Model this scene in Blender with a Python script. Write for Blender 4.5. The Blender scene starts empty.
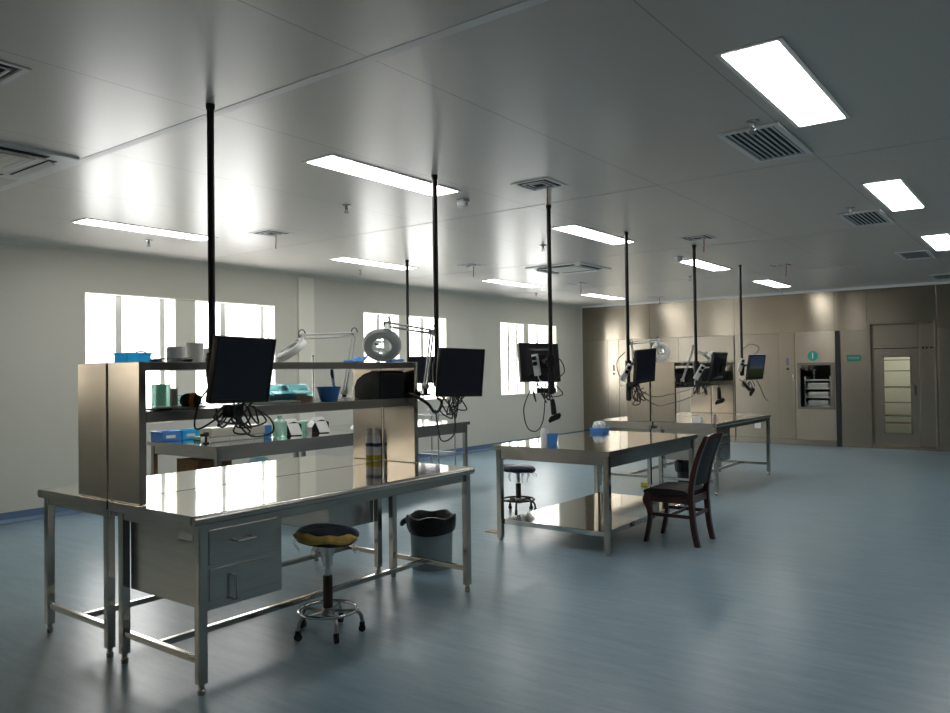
import bpy, bmesh, math, random
from mathutils import Vector, Matrix, Euler
random.seed(7)
SC = bpy.context.scene
COL = SC.collection
PI = math.pi
V = Vector

# ------------------------------------------------------------------ mesh collector
class M:
    def __init__(s):
        s.v = []; s.f = []; s.sm = []
    def add(s, vs, fs, sm=False):
        b = len(s.v); s.v += [tuple(p) for p in vs]; s.f += [tuple(b + i for i in f) for f in fs]
        s.sm += list(sm) if isinstance(sm, list) else [sm] * len(fs)
        return s
    def box(s, x0, x1, y0, y1, z0, z1, bev=0.0, rot=None, org=None):
        if x0 > x1: x0, x1 = x1, x0
        if y0 > y1: y0, y1 = y1, y0
        if z0 > z1: z0, z1 = z1, z0
        bm = bmesh.new()
        bmesh.ops.create_cube(bm, size=1)
        for v in bm.verts:
            v.co = V(((x0 + x1) / 2 + v.co.x * (x1 - x0), (y0 + y1) / 2 + v.co.y * (y1 - y0), (z0 + z1) / 2 + v.co.z * (z1 - z0)))
        if bev > 0:
            bev = min(bev, 0.45 * min(x1 - x0, y1 - y0, z1 - z0))
            bmesh.ops.bevel(bm, geom=bm.edges[:], offset=bev, segments=2, affect='EDGES', profile=0.5)
        if rot is not None:
            o = V(org) if org is not None else V(((x0 + x1) / 2, (y0 + y1) / 2, (z0 + z1) / 2))
            R = rot.to_matrix() if isinstance(rot, Euler) else rot
            for v in bm.verts: v.co = o + R @ (v.co - o)
        bm.verts.index_update()
        s.add([v.co.copy() for v in bm.verts], [[v.index for v in f.verts] for f in bm.faces])
        bm.free(); return s
    def tube(s, pts, r, n=8, smooth=0, caps=True):
        pts = [V(p) for p in pts]
        if smooth and len(pts) > 2:
            q = []
            for i in range(len(pts) - 1):
                p0 = pts[max(i - 1, 0)]; p1 = pts[i]; p2 = pts[i + 1]; p3 = pts[min(i + 2, len(pts) - 1)]
                for k in range(smooth):
                    t = k / smooth
                    q.append(0.5 * ((2 * p1) + (p2 - p0) * t + (2 * p0 - 5 * p1 + 4 * p2 - p3) * t * t + (3 * p1 - p0 - 3 * p2 + p3) * t ** 3))
            q.append(pts[-1]); 
            rr = r if not isinstance(r, (list, tuple)) else [r[min(i // smooth, len(r) - 1)] for i in range(len(q))]
            if isinstance(r, (list, tuple)):
                rr = []
                for i in range(len(q)):
                    a = i / smooth; j = min(int(a), len(r) - 2); t = a - j
                    rr.append(r[j] * (1 - t) + r[j + 1] * t)
            pts = q; r = rr
        m = len(pts)
        rs = r if isinstance(r, (list, tuple)) else [r] * m
        t0 = (pts[1] - pts[0]).normalized()
        up = V((0, 0, 1)) if abs(t0.z) < 0.9 else V((1, 0, 0))
        a = t0.cross(up).normalized()
        vs = []; prev = t0
        for i in range(m):
            t = (pts[min(i + 1, m - 1)] - pts[max(i - 1, 0)])
            t = t.normalized() if t.length > 1e-9 else prev
            ax = prev.cross(t)
            if ax.length > 1e-7:
                a = Matrix.Rotation(prev.angle(t), 3, ax.normalized()) @ a
            a = (a - t * a.dot(t)).normalized(); b = t.cross(a); prev = t
            for k in range(n):
                w = 2 * PI * k / n
                vs.append(pts[i] + (a * math.cos(w) + b * math.sin(w)) * rs[i])
        fs = [[i * n + k, i * n + (k + 1) % n, (i + 1) * n + (k + 1) % n, (i + 1) * n + k] for i in range(m - 1) for k in range(n)]
        if caps:
            fs += [list(range(n))[::-1], [(m - 1) * n + k for k in range(n)]]
        return s.add(vs, fs, True)
    def ring(s, c, R, r, axis=(0, 0, 1), n=28, k=8, a0=0.0, a1=2 * PI):
        z = V(axis).normalized(); x = z.orthogonal().normalized(); y = z.cross(x); c = V(c)
        full = abs(a1 - a0 - 2 * PI) < 1e-6
        cnt = n if full else n + 1
        vs = []
        for i in range(cnt):
            t = a0 + (a1 - a0) * i / n
            d = x * math.cos(t) + y * math.sin(t)
            for j in range(k):
                u = 2 * PI * j / k
                vs.append(c + d * (R + r * math.cos(u)) + z * r * math.sin(u))
        fs = []
        for i in range(n):
            i2 = (i + 1) % cnt
            for j in range(k):
                fs.append([i * k + j, i2 * k + j, i2 * k + (j + 1) % k, i * k + (j + 1) % k])
        return s.add(vs, fs, True)
    def lathe(s, prof, c=(0, 0, 0), axis=(0, 0, 1), n=24, sx=1.0, sy=1.0, wob=None, closed=False):
        z = V(axis).normalized()
        if abs(z.z) > 0.999: x = V((1, 0, 0)); y = V((0, 1, 0)) * (1 if z.z > 0 else -1)
        else: x = z.orthogonal().normalized(); y = z.cross(x)
        c = V(c); vs = []; fs = []; rings = []
        for i, (r, h) in enumerate(prof):
            if r < 1e-6:
                rings.append([len(vs)]); vs.append(c + z * h)
            else:
                idx = []
                for k in range(n):
                    w = 2 * PI * k / n
                    f = wob(i, w) if wob else (1.0, 0.0)
                    idx.append(len(vs)); vs.append(c + (x * math.cos(w) * sx + y * math.sin(w) * sy) * r * f[0] + z * (h + f[1]))
                rings.append(idx)
        for i in range(len(rings) - 1):
            A, B = rings[i], rings[i + 1]
            for k in range(n):
                k2 = (k + 1) % n
                if len(A) == 1 and len(B) == 1: break
                if len(A) == 1: fs.append([A[0], B[k2], B[k]][::-1])
                elif len(B) == 1: fs.append([A[k], A[k2], B[0]])
                else: fs.append([A[k], A[k2], B[k2], B[k]])
        return s.add(vs, fs, True)
    def prism(s, poly, axis, a, b):
        # poly: list of 2D points; axis 'x','y','z' : extrude from a to b along it
        n = len(poly)
        def mk(p, h):
            return {'x': (h, p[0], p[1]), 'y': (p[0], h, p[1]), 'z': (p[0], p[1], h)}[axis]
        vs = [mk(p, a) for p in poly] + [mk(p, b) for p in poly]
        fs = [list(range(n))[::-1], list(range(n, 2 * n))] + [[i, (i + 1) % n, n + (i + 1) % n, n + i] for i in range(n)]
        return s.add(vs, fs)
    def shift(s, d):
        s.v = [(x + d[0], y + d[1], z + d[2]) for x, y, z in s.v]; return s
    def xf(s, mat):
        s.v = [tuple(mat @ V(p)) for p in s.v]; return s

def link_mesh(name, m, mat, parent=None, loc=None):
    me = bpy.data.meshes.new(name)
    me.from_pydata(m.v, [], m.f); me.update()
    bm = bmesh.new(); bm.from_mesh(me)
    bmesh.ops.recalc_face_normals(bm, faces=bm.faces[:])
    bm.to_mesh(me); bm.free()
    me.set_sharp_from_angle(angle=math.radians(46))
    me.polygons.foreach_set('use_smooth', m.sm)
    if mat: me.materials.append(mat)
    if mat and mat.get('brushed'):
        uv = me.uv_layers.new(name='brush')
        for p in me.polygons:
            for li in p.loop_indices:
                c = me.vertices[me.loops[li].vertex_index].co
                uv.data[li].uv = (c.z, c.x + c.y) if abs(p.normal.z) < .7 else (c.x, c.y)
    o = bpy.data.objects.new(name, me); COL.objects.link(o)
    if parent: o.parent = parent
    if loc is not None: o.location = loc
    return o

def thing(name, label, cat, loc=(0, 0, 0), rz=0.0, group=None):
    o = bpy.data.objects.new(name, None); COL.objects.link(o)
    o.empty_display_size = 0.1
    o.location = loc; o.rotation_euler = (0, 0, rz)
    o['label'] = label; o['category'] = cat
    if group: o['group'] = group
    return o
def tag(o, label, cat, group=None):
    o['label'] = label; o['category'] = cat
    if group: o['group'] = group
    return o
def single(name, m, mat, label, cat, loc=(0, 0, 0), group=None):
    return tag(link_mesh(name, m, mat, None, loc), label, cat, group)
def struct(name, m, mat, parent=None):
    o = link_mesh(name, m, mat, parent)
    if not parent: o['kind'] = 'structure'
    return o
def dup(root, loc, rz=0.0, label=None, group=None):
    r = root.copy(); COL.objects.link(r); r.location = loc; r.rotation_euler = (0, 0, rz)
    if label: r['label'] = label
    if group: r['group'] = group
    for ch in list(root.children):
        c = ch.copy(); COL.objects.link(c); c.parent = r
        for g in list(ch.children):
            d = g.copy(); COL.objects.link(d); d.parent = c
    return r

# ------------------------------------------------------------------ materials
def mat(name, col, rough=0.5, metal=0.0, spec=0.5, bump=None, var=None, aniso=0.0, alpha=1.0, trans=0.0, coat=0.0, tangent=None, emit=None, coords='Object', rvar=None):
    m = bpy.data.materials.new(name); m.use_nodes = True
    nt = m.node_tree; N = nt.nodes; L = nt.links
    b = N['Principled BSDF']
    b.inputs['Base Color'].default_value = (*col, 1)
    b.inputs['Roughness'].default_value = rough
    b.inputs['Metallic'].default_value = metal
    b.inputs['Specular IOR Level'].default_value = spec
    b.inputs['Transmission Weight'].default_value = trans
    b.inputs['Alpha'].default_value = alpha
    b.inputs['Coat Weight'].default_value = coat
    if aniso:
        b.inputs['Anisotropic'].default_value = aniso
        t = N.new('ShaderNodeTangent'); t.direction_type = 'UV_MAP'; t.uv_map = 'brush'; m['brushed'] = 1
        L.new(t.outputs[0], b.inputs['Tangent'])
    if emit:
        b.inputs['Emission Color'].default_value = (*emit[0], 1); b.inputs['Emission Strength'].default_value = emit[1]
    tc = N.new('ShaderNodeTexCoord')
    def noise(scale, detail=4, stretch=(1, 1, 1)):
        mp = N.new('ShaderNodeMapping'); mp.inputs['Scale'].default_value = stretch
        L.new(tc.outputs[coords], mp.inputs[0])
        n = N.new('ShaderNodeTexNoise'); n.inputs['Scale'].default_value = scale; n.inputs['Detail'].default_value = detail
        L.new(mp.outputs[0], n.inputs['Vector']); return n
    if var:   # (scale, amount, stretch)
        n = noise(var[0], 5, var[2] if len(var) > 2 else (1, 1, 1))
        r = N.new('ShaderNodeValToRGB'); a = var[1]
        r.color_ramp.elements[0].position = 0.3; r.color_ramp.elements[1].position = 0.7
        r.color_ramp.elements[0].color = (*[max(0, c * (1 - a)) for c in col], 1)
        r.color_ramp.elements[1].color = (*[min(1, c * (1 + a)) for c in col], 1)
        L.new(n.outputs[0], r.inputs[0]); L.new(r.outputs[0], b.inputs['Base Color'])
    if rvar:
        n = noise(rvar[0], 3, rvar[2] if len(rvar) > 2 else (1, 1, 1))
        mr = N.new('ShaderNodeMapRange'); mr.inputs['To Min'].default_value = rough * (1 - rvar[1]); mr.inputs['To Max'].default_value = rough * (1 + rvar[1])
        L.new(n.outputs[0], mr.inputs[0]); L.new(mr.outputs[0], b.inputs['Roughness'])
    if bump:  # (scale, strength, stretch)
        n = noise(bump[0], 3, bump[2] if len(bump) > 2 else (1, 1, 1))
        bp = N.new('ShaderNodeBump'); bp.inputs['Strength'].default_value = bump[1]; bp.inputs['Distance'].default_value = 0.01
        L.new(n.outputs[0], bp.inputs['Height']); L.new(bp.outputs[0], b.inputs['Normal'])
    return m

STEEL = mat('brushed_steel', (0.50, 0.485, 0.455), 0.26, 1.0, bump=(9, 0.05, (1, 1, 14)), var=(5, 0.05, (1, 1, 10)))
STEEL_TOP = mat('polished_steel', (0.64, 0.63, 0.60), 0.075, 1.0, bump=(2.6, 0.06), rvar=(3, 0.35))
STEEL_TUBE = mat('steel_tube', (0.50, 0.485, 0.445), 0.16, 1.0, bump=(7, 0.05))
STEEL_PANEL = mat('steel_panel', (0.50, 0.468, 0.425), 0.20, 1.0, aniso=0.7, var=(3, 0.04, (1, 1, 6)))
STEEL_WALL = mat('wall_steel', (0.335, 0.300, 0.248), 0.27, 1.0, aniso=0.7, bump=(1.2, 0.03), var=(1.3, 0.08, (1, 1, 0.3)))
STEEL_WALL2 = mat('wall_steel_upper', (0.33, 0.292, 0.238), 0.22, 1.0, aniso=0.85, bump=(1.0, 0.04), var=(1.0, 0.08))
STEEL_CAB = mat('cabinet_steel', (0.40, 0.36, 0.30), 0.33, 1.0, aniso=0.7, var=(1.3, 0.05))
STEEL_DARK = mat('dark_gap', (0.02, 0.02, 0.02), 0.5, 0.3)  # near black for buttons and for shade put into gap strips
CHROME = mat('chrome', (0.70, 0.70, 0.70), 0.12, 1.0)
CHROME_DULL = mat('worn_chrome', (0.42, 0.42, 0.42), 0.28, 1.0)
WALL = mat('wall_paint', (0.68, 0.665, 0.59), 0.5, spec=0.3, var=(1.2, 0.02))
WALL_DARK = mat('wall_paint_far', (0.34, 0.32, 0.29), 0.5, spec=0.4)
SILL = mat('window_reveal_paint', (0.86, 0.84, 0.74), 0.5)
ALU = mat('window_aluminium', (0.85, 0.85, 0.82), 0.4, 0.0)
BLACK = mat('black_plastic', (0.012, 0.012, 0.014), 0.42, spec=0.4, bump=(200, 0.05))
BLACK_POLE = mat('black_pole_paint', (0.012, 0.009, 0.010), 0.38, spec=0.4)
SCREEN = mat('dark_screen', (0.014, 0.018, 0.032), 0.30, spec=0.4)
CABLE = mat('black_cable', (0.012, 0.012, 0.012), 0.5)
CABLE_W = mat('grey_cable', (0.35, 0.35, 0.34), 0.5)
WHITE_P = mat('white_plastic', (0.75, 0.76, 0.75), 0.4)
WHITE_MATTE = mat('white_paper', (0.80, 0.80, 0.78), 0.8, spec=0.2)
ENAMEL = mat('cream_enamel', (0.60, 0.60, 0.56), 0.35)
GREYLIGHT = mat('lamp_grey', (0.78, 0.80, 0.78), 0.45)
BLUE = mat('blue_plastic', (0.07, 0.28, 0.72), 0.42)
def frost(name, col, tr, rough=0.55, ior=1.08):
    m = mat(name, col, rough, spec=0.3, trans=tr); m.node_tree.nodes['Principled BSDF'].inputs['IOR'].default_value = ior; return m
SKYBLUE = frost('sky_blue_plastic', (0.12, 0.62, 0.90), 0.55)
CYAN = frost('pale_cyan_plastic', (0.62, 0.95, 0.98), 0.75)
GREENW = frost('green_wrap', (0.48, 0.82, 0.70), 0.4, 0.7)
ROLLW = mat('white_roll_paper', (0.93, 0.93, 0.91), 0.8, spec=0.2)
GREENGLASS = mat('green_tinted_plastic', (0.50, 0.80, 0.68), 0.2, trans=0.6)
CREAM_P = mat('cream_plastic', (0.62, 0.60, 0.52), 0.5)
BROWN = mat('brown_cardboard', (0.23, 0.12, 0.06), 0.85, spec=0.2, var=(12, 0.15))
TAN = mat('tan_wood', (0.40, 0.28, 0.17), 0.6, var=(20, 0.15))
YELLOW = mat('yellow_print', (0.65, 0.52, 0.05), 0.4)
ORANGE = mat('orange_plastic', (0.70, 0.22, 0.03), 0.45)
NAVY = mat('navy_leather', (0.012, 0.015, 0.05), 0.38, spec=0.5, bump=(40, 0.12))
FOAM = mat('yellow_foam', (0.74, 0.50, 0.15), 0.95, spec=0.1, bump=(60, 0.5), var=(25, 0.25))
FILM = mat('clear_film', (0.75, 0.80, 0.78), 0.18, alpha=0.42, bump=(30, 0.4))
SLEEVE = mat('brown_black_sleeve', (0.025, 0.016, 0.013), 0.35)
WOOD = mat('dark_red_wood', (0.045, 0.012, 0.009), 0.3, coat=0.3, var=(9, 0.3, (1, 1, 0.2)))
LEATHER = mat('black_leather', (0.013, 0.012, 0.016), 0.5, spec=0.25, bump=(70, 0.15))
LEATHER_S = mat('brown_leather', (0.022, 0.015, 0.018), 0.55, spec=0.25, bump=(60, 0.15))
BIN_GREY = mat('grey_bin_plastic', (0.26, 0.32, 0.34), 0.45)
BIN_DARK = mat('dark_bin_plastic', (0.02, 0.026, 0.027), 0.45)
BAG = mat('black_bin_bag', (0.006, 0.006, 0.007), 0.34, spec=0.4, bump=(22, 0.6))
RUBBER = mat('black_rubber', (0.012, 0.012, 0.012), 0.6)
TEAL = mat('teal_sign', (0.01, 0.33, 0.26), 0.45)
TEAL_D = mat('dark_teal_sign', (0.008, 0.24, 0.19), 0.45)
SIGN_W = mat('sign_white', (0.82, 0.84, 0.82), 0.5)
SIGN_G = mat('sign_pale_green', (0.30, 0.52, 0.45), 0.5)
RED = mat('red_ribbon', (0.45, 0.05, 0.05), 0.7)
FRAME_W = mat('light_frame_white', (0.78, 0.78, 0.77), 0.4)
VENT_W = mat('vent_white_metal', (0.76, 0.77, 0.78), 0.4)
VENT_SHADE = mat('vent_shade', (0.015, 0.016, 0.02), 0.8)  # shade inside the vents, put into a near black colour
LAMP = mat('lamp_diffuser', (0.9, 0.9, 0.9), 0.6, emit=((1.0, 0.985, 0.95), 15.0))
COVE = mat('blue_cove', (0.12, 0.20, 0.33), 0.4, var=(4, 0.06))
FACADE = mat('facade_render', (0.62, 0.60, 0.50), 0.8)
WARMROOM = mat('corridor_paint', (0.76, 0.76, 0.66), 0.6)
LABELW = mat('paper_label', (0.88, 0.88, 0.86), 0.7, spec=0.2)
WOODP = mat('black_lamp_joint', (0.05, 0.05, 0.05), 0.4)

def pane_mat():
    m = bpy.data.materials.new('window_glass'); m.use_nodes = True
    nt = m.node_tree; N = nt.nodes; L = nt.links; N.remove(N['Principled BSDF'])
    t = N.new('ShaderNodeBsdfTransparent'); t.inputs[0].default_value = (0.965, 0.97, 0.965, 1)
    g = N.new('ShaderNodeBsdfGlossy'); g.inputs['Roughness'].default_value = 0.02
    mx = N.new('ShaderNodeMixShader'); mx.inputs[0].default_value = 0.07
    L.new(t.outputs[0], mx.inputs[1]); L.new(g.outputs[0], mx.inputs[2]); L.new(mx.outputs[0], N['Material Output'].inputs[0])
    return m
GLASS = pane_mat()
DIMMER = mat('dimmer_translucent', (0.42, 0.40, 0.36), 0.7, spec=0.1)  # translucent sheet added to dim the unseen windows
_n = DIMMER.node_tree; _t = _n.nodes.new('ShaderNodeBsdfTranslucent'); _t.inputs[0].default_value = (0.66, 0.62, 0.56, 1)
_n.links.new(_t.outputs[0], _n.nodes['Material Output'].inputs[0])
GLASS_IN = pane_mat(); GLASS_IN.name = 'hatch_glass'
for _q in GLASS_IN.node_tree.nodes:
    if _q.type == 'MIX_SHADER': _q.inputs[0].default_value = 0.015

def ceiling_mat():
    m = mat('ceiling_panels', (0.64, 0.605, 0.565), 0.30, spec=0.42, coords='Object', bump=(0.9, 0.06))
    nt = m.node_tree; N = nt.nodes; L = nt.links; b = N['Principled BSDF']
    tc = N.new('ShaderNodeTexCoord'); sx = N.new('ShaderNodeSeparateXYZ'); L.new(tc.outputs['Object'], sx.inputs[0])
    a = N.new('ShaderNodeMath'); a.operation = 'ADD'; a.inputs[1].default_value = 20 * 1.0625 + 1.155
    L.new(sx.outputs['X'], a.inputs[0])
    d = N.new('ShaderNodeMath'); d.operation = 'DIVIDE'; d.inputs[1].default_value = 1.0625; L.new(a.outputs[0], d.inputs[0])
    f = N.new('ShaderNodeMath'); f.operation = 'FRACT'; L.new(d.outputs[0], f.inputs[0])
    c = N.new('ShaderNodeMath'); c.operation = 'COMPARE'; c.inputs[1].default_value = 0.5; c.inputs[2].default_value = 0.497
    L.new(f.outputs[0], c.inputs[0])
    mx = N.new('ShaderNodeMix'); mx.data_type = 'RGBA'
    mx.inputs['A'].default_value = (0.36, 0.36, 0.35, 1); mx.inputs['B'].default_value = (0.64, 0.605, 0.565, 1)
    L.new(c.outputs[0], mx.inputs['Factor']); L.new(mx.outputs['Result'], b.inputs['Base Color'])
    return m
CEIL = ceiling_mat()

def floor_mat():
    m = mat('blue_vinyl_floor', (0.2, 0.3, 0.4), 0.30, spec=0.45)
    nt = m.node_tree; N = nt.nodes; L = nt.links; b = N['Principled BSDF']
    tc = N.new('ShaderNodeTexCoord')
    mp = N.new('ShaderNodeMapping'); mp.inputs['Scale'].default_value = (0.8, 4.5, 1); L.new(tc.outputs['Object'], mp.inputs[0])
    n = N.new('ShaderNodeTexNoise'); n.inputs['Scale'].default_value = 3.4; n.inputs['Detail'].default_value = 10; n.inputs['Roughness'].default_value = 0.72
    n.inputs['Distortion'].default_value = 0.3; mp.inputs['Location'].default_value = (31.7, 12.3, 4.1)
    L.new(mp.outputs[0], n.inputs['Vector'])
    r = N.new('ShaderNodeValToRGB')
    r.color_ramp.elements[0].position = 0.30; r.color_ramp.elements[0].color = (0.175, 0.285, 0.36, 1)
    r.color_ramp.elements[1].position = 0.72; r.color_ramp.elements[1].color = (0.295, 0.405, 0.475, 1)
    L.new(n.outputs[0], r.inputs[0]); L.new(r.outputs[0], b.inputs['Base Color'])
    return m
FLOOR = floor_mat()

def screen_picture():
    m = bpy.data.materials.new('lit_screen_picture'); m.use_nodes = True
    nt = m.node_tree; N = nt.nodes; L = nt.links; b = N['Principled BSDF']
    b.inputs['Base Color'].default_value = (0.01, 0.01, 0.01, 1); b.inputs['Roughness'].default_value = 0.25
    tc = N.new('ShaderNodeTexCoord'); s = N.new('ShaderNodeSeparateXYZ'); L.new(tc.outputs['Generated'], s.inputs[0])
    r = N.new('ShaderNodeValToRGB'); L.new(s.outputs['Z'], r.inputs[0])
    e = r.color_ramp.elements
    e[0].position = 0.0; e[0].color = (0.020, 0.028, 0.012, 1); e[1].position = 1.0; e[1].color = (0.05, 0.085, 0.17, 1)
    for p, c in ((0.40, (0.055, 0.070, 0.025)), (0.46, (0.13, 0.15, 0.15)), (0.62, (0.07, 0.11, 0.20))):
        q = e.new(p); q.color = (*c, 1)
    L.new(r.outputs[0], b.inputs['Emission Color']); b.inputs['Emission Strength'].default_value = 0.26
    return m
PICTURE = screen_picture()

# ------------------------------------------------------------------ room
WX, FY, H = -7.762, 13.934, 2.627
RX, BY = 3.2, -5.0
WT = 0.15
struct('floor', M().box(WX - WT, RX + .2, BY - .2, FY + 1.4, -0.12, 0), FLOOR)
struct('ceiling', M().box(WX - WT, RX + .2, BY - .2, FY + 1.4, H, H + 0.12), CEIL)
WINS = [(3.82, 6.18, 4.84, 5.09), (7.70, 9.54, 8.47, 8.67), (11.02, 12.90, 11.81, 11.98), (-1.6, 1.25, -.30, -.05), (-4.6, -2.1, -3.5, -3.25)]
ZSILL, ZT = 0.90, 2.19
def sill_of(a): return 1.17 if a < 2 else ZSILL
wl = M(); ys = sorted([(a, b) for a, b, _, _ in WINS]); y = BY - .2
for a, b in ys:
    ZS = sill_of(a)
    wl.box(WX - WT, WX, y, a, 0, H); wl.box(WX - WT, WX, a, b, 0, ZS); wl.box(WX - WT, WX, a, b, ZT, H); y = b
wl.box(WX - WT, WX, y, FY, 0, H)
struct('wall_left', wl, WALL)
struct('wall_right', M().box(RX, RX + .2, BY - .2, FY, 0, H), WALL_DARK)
struct('wall_back', M().box(WX - WT, RX + .2, BY - .2, BY, 0, H), WALL)
struct('baseboard_left', M().prism([(WX, 0.10), (WX + .006, 0.10), (WX + .008, 0.035), (WX + .035, 0.006), (WX + .05, 0.002), (WX, 0.002)], 'y', BY, FY - .02), COVE)
struct('trim_1', M().prism([(WX, H), (WX + .045, H), (WX + .02, H - .018), (WX, H - .045)], 'y', BY, FY), WALL)
# projecting column on the window wall
struct('trim_2', M().box(WX + .001, WX + .03, 6.53, 6.79, 0.11, H - .05, 0.004), SILL)
# ceiling joint strips; the first is coloured paler for window light on it
for i, yy in enumerate((2.263, 5.117, 7.97, 10.825)):
    struct('trim_%d' % (3 + i), M().box(WX, RX, yy - .024, yy + .024, H - .002, H), CEIL if i else FRAME_W)
# windows: two sliding sashes either side of a pier, recessed in the wall
for i, (a, b, pa, pb) in enumerate(WINS):
    ZS = sill_of(a)
    xo = WX - WT + 0.02
    fr = M(); gl = M()
    fr.box(xo - .015, xo + .015, a, b, ZS, ZS + .025); fr.box(xo - .015, xo + .015, a, b, ZT - .016, ZT - .012)
    for (s, e) in ((a, pa), (pb, b)):
        fr.box(xo - .015, xo + .015, s + .012, s + .03, ZS, ZT - .012); fr.box(xo - .015, xo + .015, e - .02, e - .012, ZS, ZT - .012)
        mid = s + .42
        fr.box(xo - .010, xo + .014, mid - .034, mid + .034, ZS + .02, ZT - .014)
        fr.box(xo - .010, xo + .014, e - .135, e - .075, ZS + .02, ZT - .014)
        gl.box(xo - .004, xo + .004, s + .028, e - .028, ZS + .024, ZT - .015)
    o = struct('window_%d' % (i + 1), fr, ALU)
    struct('glass', gl, GLASS, o)
    if a < 2: struct('dimmer_sheet', M().box(xo + .03, xo + .034, a + .013, pa - .001, ZS + .013, ZT - .013).box(xo + .03, xo + .034, pb + .001, b - .013, ZS + .013, ZT - .013), DIMMER, o)  # added sheets that dim the light and reflection of unseen windows
    struct('pier', M().box(WX - WT, WX - .03, pa, pb, ZS, ZT - .012), SILL, o)
    struct('sill', M().box(WX - WT + .036, WX + .012, a + .012, b - .012, ZS + .0, ZS + .012, 0.003), SILL, o)
    struct('reveal', M().box(WX - WT, WX + .006, a + .0005, a + .012, ZS, ZT - .012).box(WX - WT, WX + .006, b - .012, b - .0005, ZS, ZT - .012).box(WX - WT, WX + .006, a + .0005, b - .0005, ZT - .012, ZT - .0005), SILL, o)

# ------------------------------------------------------------------ far wall of steel panels
ZB = 1.918
# openings: hatch in cabinet (x -3.535..-3.06, z .66..1.352), door (x -2.484..-1.54, z 0..2.02)
fw = M()
fw.box(WX - WT, -3.60, FY, FY + .12, 0, ZB)
fw.box(-3.60, -3.03, FY, FY + .12, 0, 0.63); fw.box(-3.60, -3.03, FY, FY + .12, 1.38, ZB)
fw.box(-3.03, -2.48, FY, FY + .12, 0, ZB)
fw.box(-1.54, RX + .2, FY, FY + .12, 0, ZB)
struct('wall_far', fw, STEEL_WALL)
up = M()
xs = [WX + .003, -6.29, -4.66, -2.99, -2.50]
for a, b in zip(xs[:-1], xs[1:]): up.box(a + .0015, b - .0015, FY - .012, FY + .12, ZB, H - .003, 0.002)
up.box(-2.50, -1.52, FY - .012, FY + .12, 2.04, H - .003, 0.002)
for a, b in ((-1.52, 0.2), (0.2, RX)): up.box(a + .0015, b - .0015, FY - .012, FY + .12, ZB, H - .003, 0.002)
struct('trim_8', up, STEEL_WALL2)
struct('baseboard_far', M().box(WX + .01, -2.50, FY - .008, FY, 0.001, 0.10, 0.002).box(-1.52, RX, FY - .008, FY, 0.001, 0.10, 0.002), STEEL_WALL)
struct('trim_9', M().prism([(FY - .012, H), (FY - .05, H), (FY - .03, H - .018), (FY - .012, H - .04)], 'x', WX, RX), FRAME_W)
# panels beside the door, thin seams
pn = M()
for a, b in ((-7.74, -7.20), (-6.24, -5.72), (-4.62, -3.90), (-2.86, -2.52), (-1.50, -0.4), (-0.4, 0.9)):
    pn.box(a, b, FY - .004, FY, 0.11, ZB - .004, 0.0015)
struct('trim_10', pn, STEEL_WALL)

# steel door with tall glass, side panel and header
d = struct('door_1', M().box(-2.456, -2.29, FY + .06, FY + .10, 0.03, 1.606).box(-1.90, -1.786, FY + .06, FY + .10, 0.03, 1.606)
           .box(-2.29, -1.90, FY + .06, FY + .10, 0.03, 0.25).box(-2.29, -1.90, FY + .06, FY + .10, 1.475, 1.606), STEEL_WALL)
struct('door_frame', M().box(-2.50, -2.455, FY - .066, FY + .10, 0, 2.04, .003).box(-1.555, -1.52, FY - .066, FY + .10, 0, 2.04, .003)
       .box(-2.455, -1.555, FY - .066, FY + .10, 2.005, 2.04, .003), STEEL_WALL2, d); d.location.y = .05
struct('seam_shade_strip', M().box(-2.45, -1.56, FY + .085, FY + .12, 1.600, 1.625).box(-1.79, -1.775, FY + .085, FY + .12, .03, 2.0), STEEL_DARK, d)  # dark strips behind the door gaps stand in for seam shade
struct('header_panel', M().box(-2.455, -1.786, FY + .055, FY + .10, 1.617, 2.005), STEEL_WALL, d)
struct('side_panel', M().box(-1.78, -1.555, FY + .05, FY + .10, 0.03, 2.005, .002), STEEL_WALL, d)
struct('threshold', M().box(-2.455, -1.555, FY - .055, FY + .10, 0.0, 0.03, .003), STEEL_WALL, d)
for xx in (-1.725, -1.67, -1.61, -1.57):
    struct('indicator', M().lathe([(0, .012), (.014, .012), (.018, 0)], (xx, FY + .05, 1.612), (0, -1, 0), 14), STEEL_DARK if xx < -1.6 else RED, d)
struct('door_glass', M().box(-2.29, -1.90, FY + .078, FY + .084, 0.25, 1.475), GLASS_IN, d)
struct('glazing_bead', M().box(-2.30, -2.28, FY + .05, FY + .062, .24, 1.485).box(-1.91, -1.89, FY + .05, FY + .062, .24, 1.485).box(-2.30, -1.89, FY + .05, FY + .062, .235, .255).box(-2.30, -1.89, FY + .05, FY + .062, 1.47, 1.49), STEEL_WALL2, d)
h = struct('handle', M().lathe([(0, .02), (.026, .02), (.03, 0)], (-1.845, FY + .06, 1.0), (0, -1, 0), 16)
           .tube([(-1.845, FY + .05, 1.0), (-1.845, FY + .02, 1.0), (-1.845, FY + .012, .97), (-1.845, FY + .012, .86)], .011, 8), WOODP, d)
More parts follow.
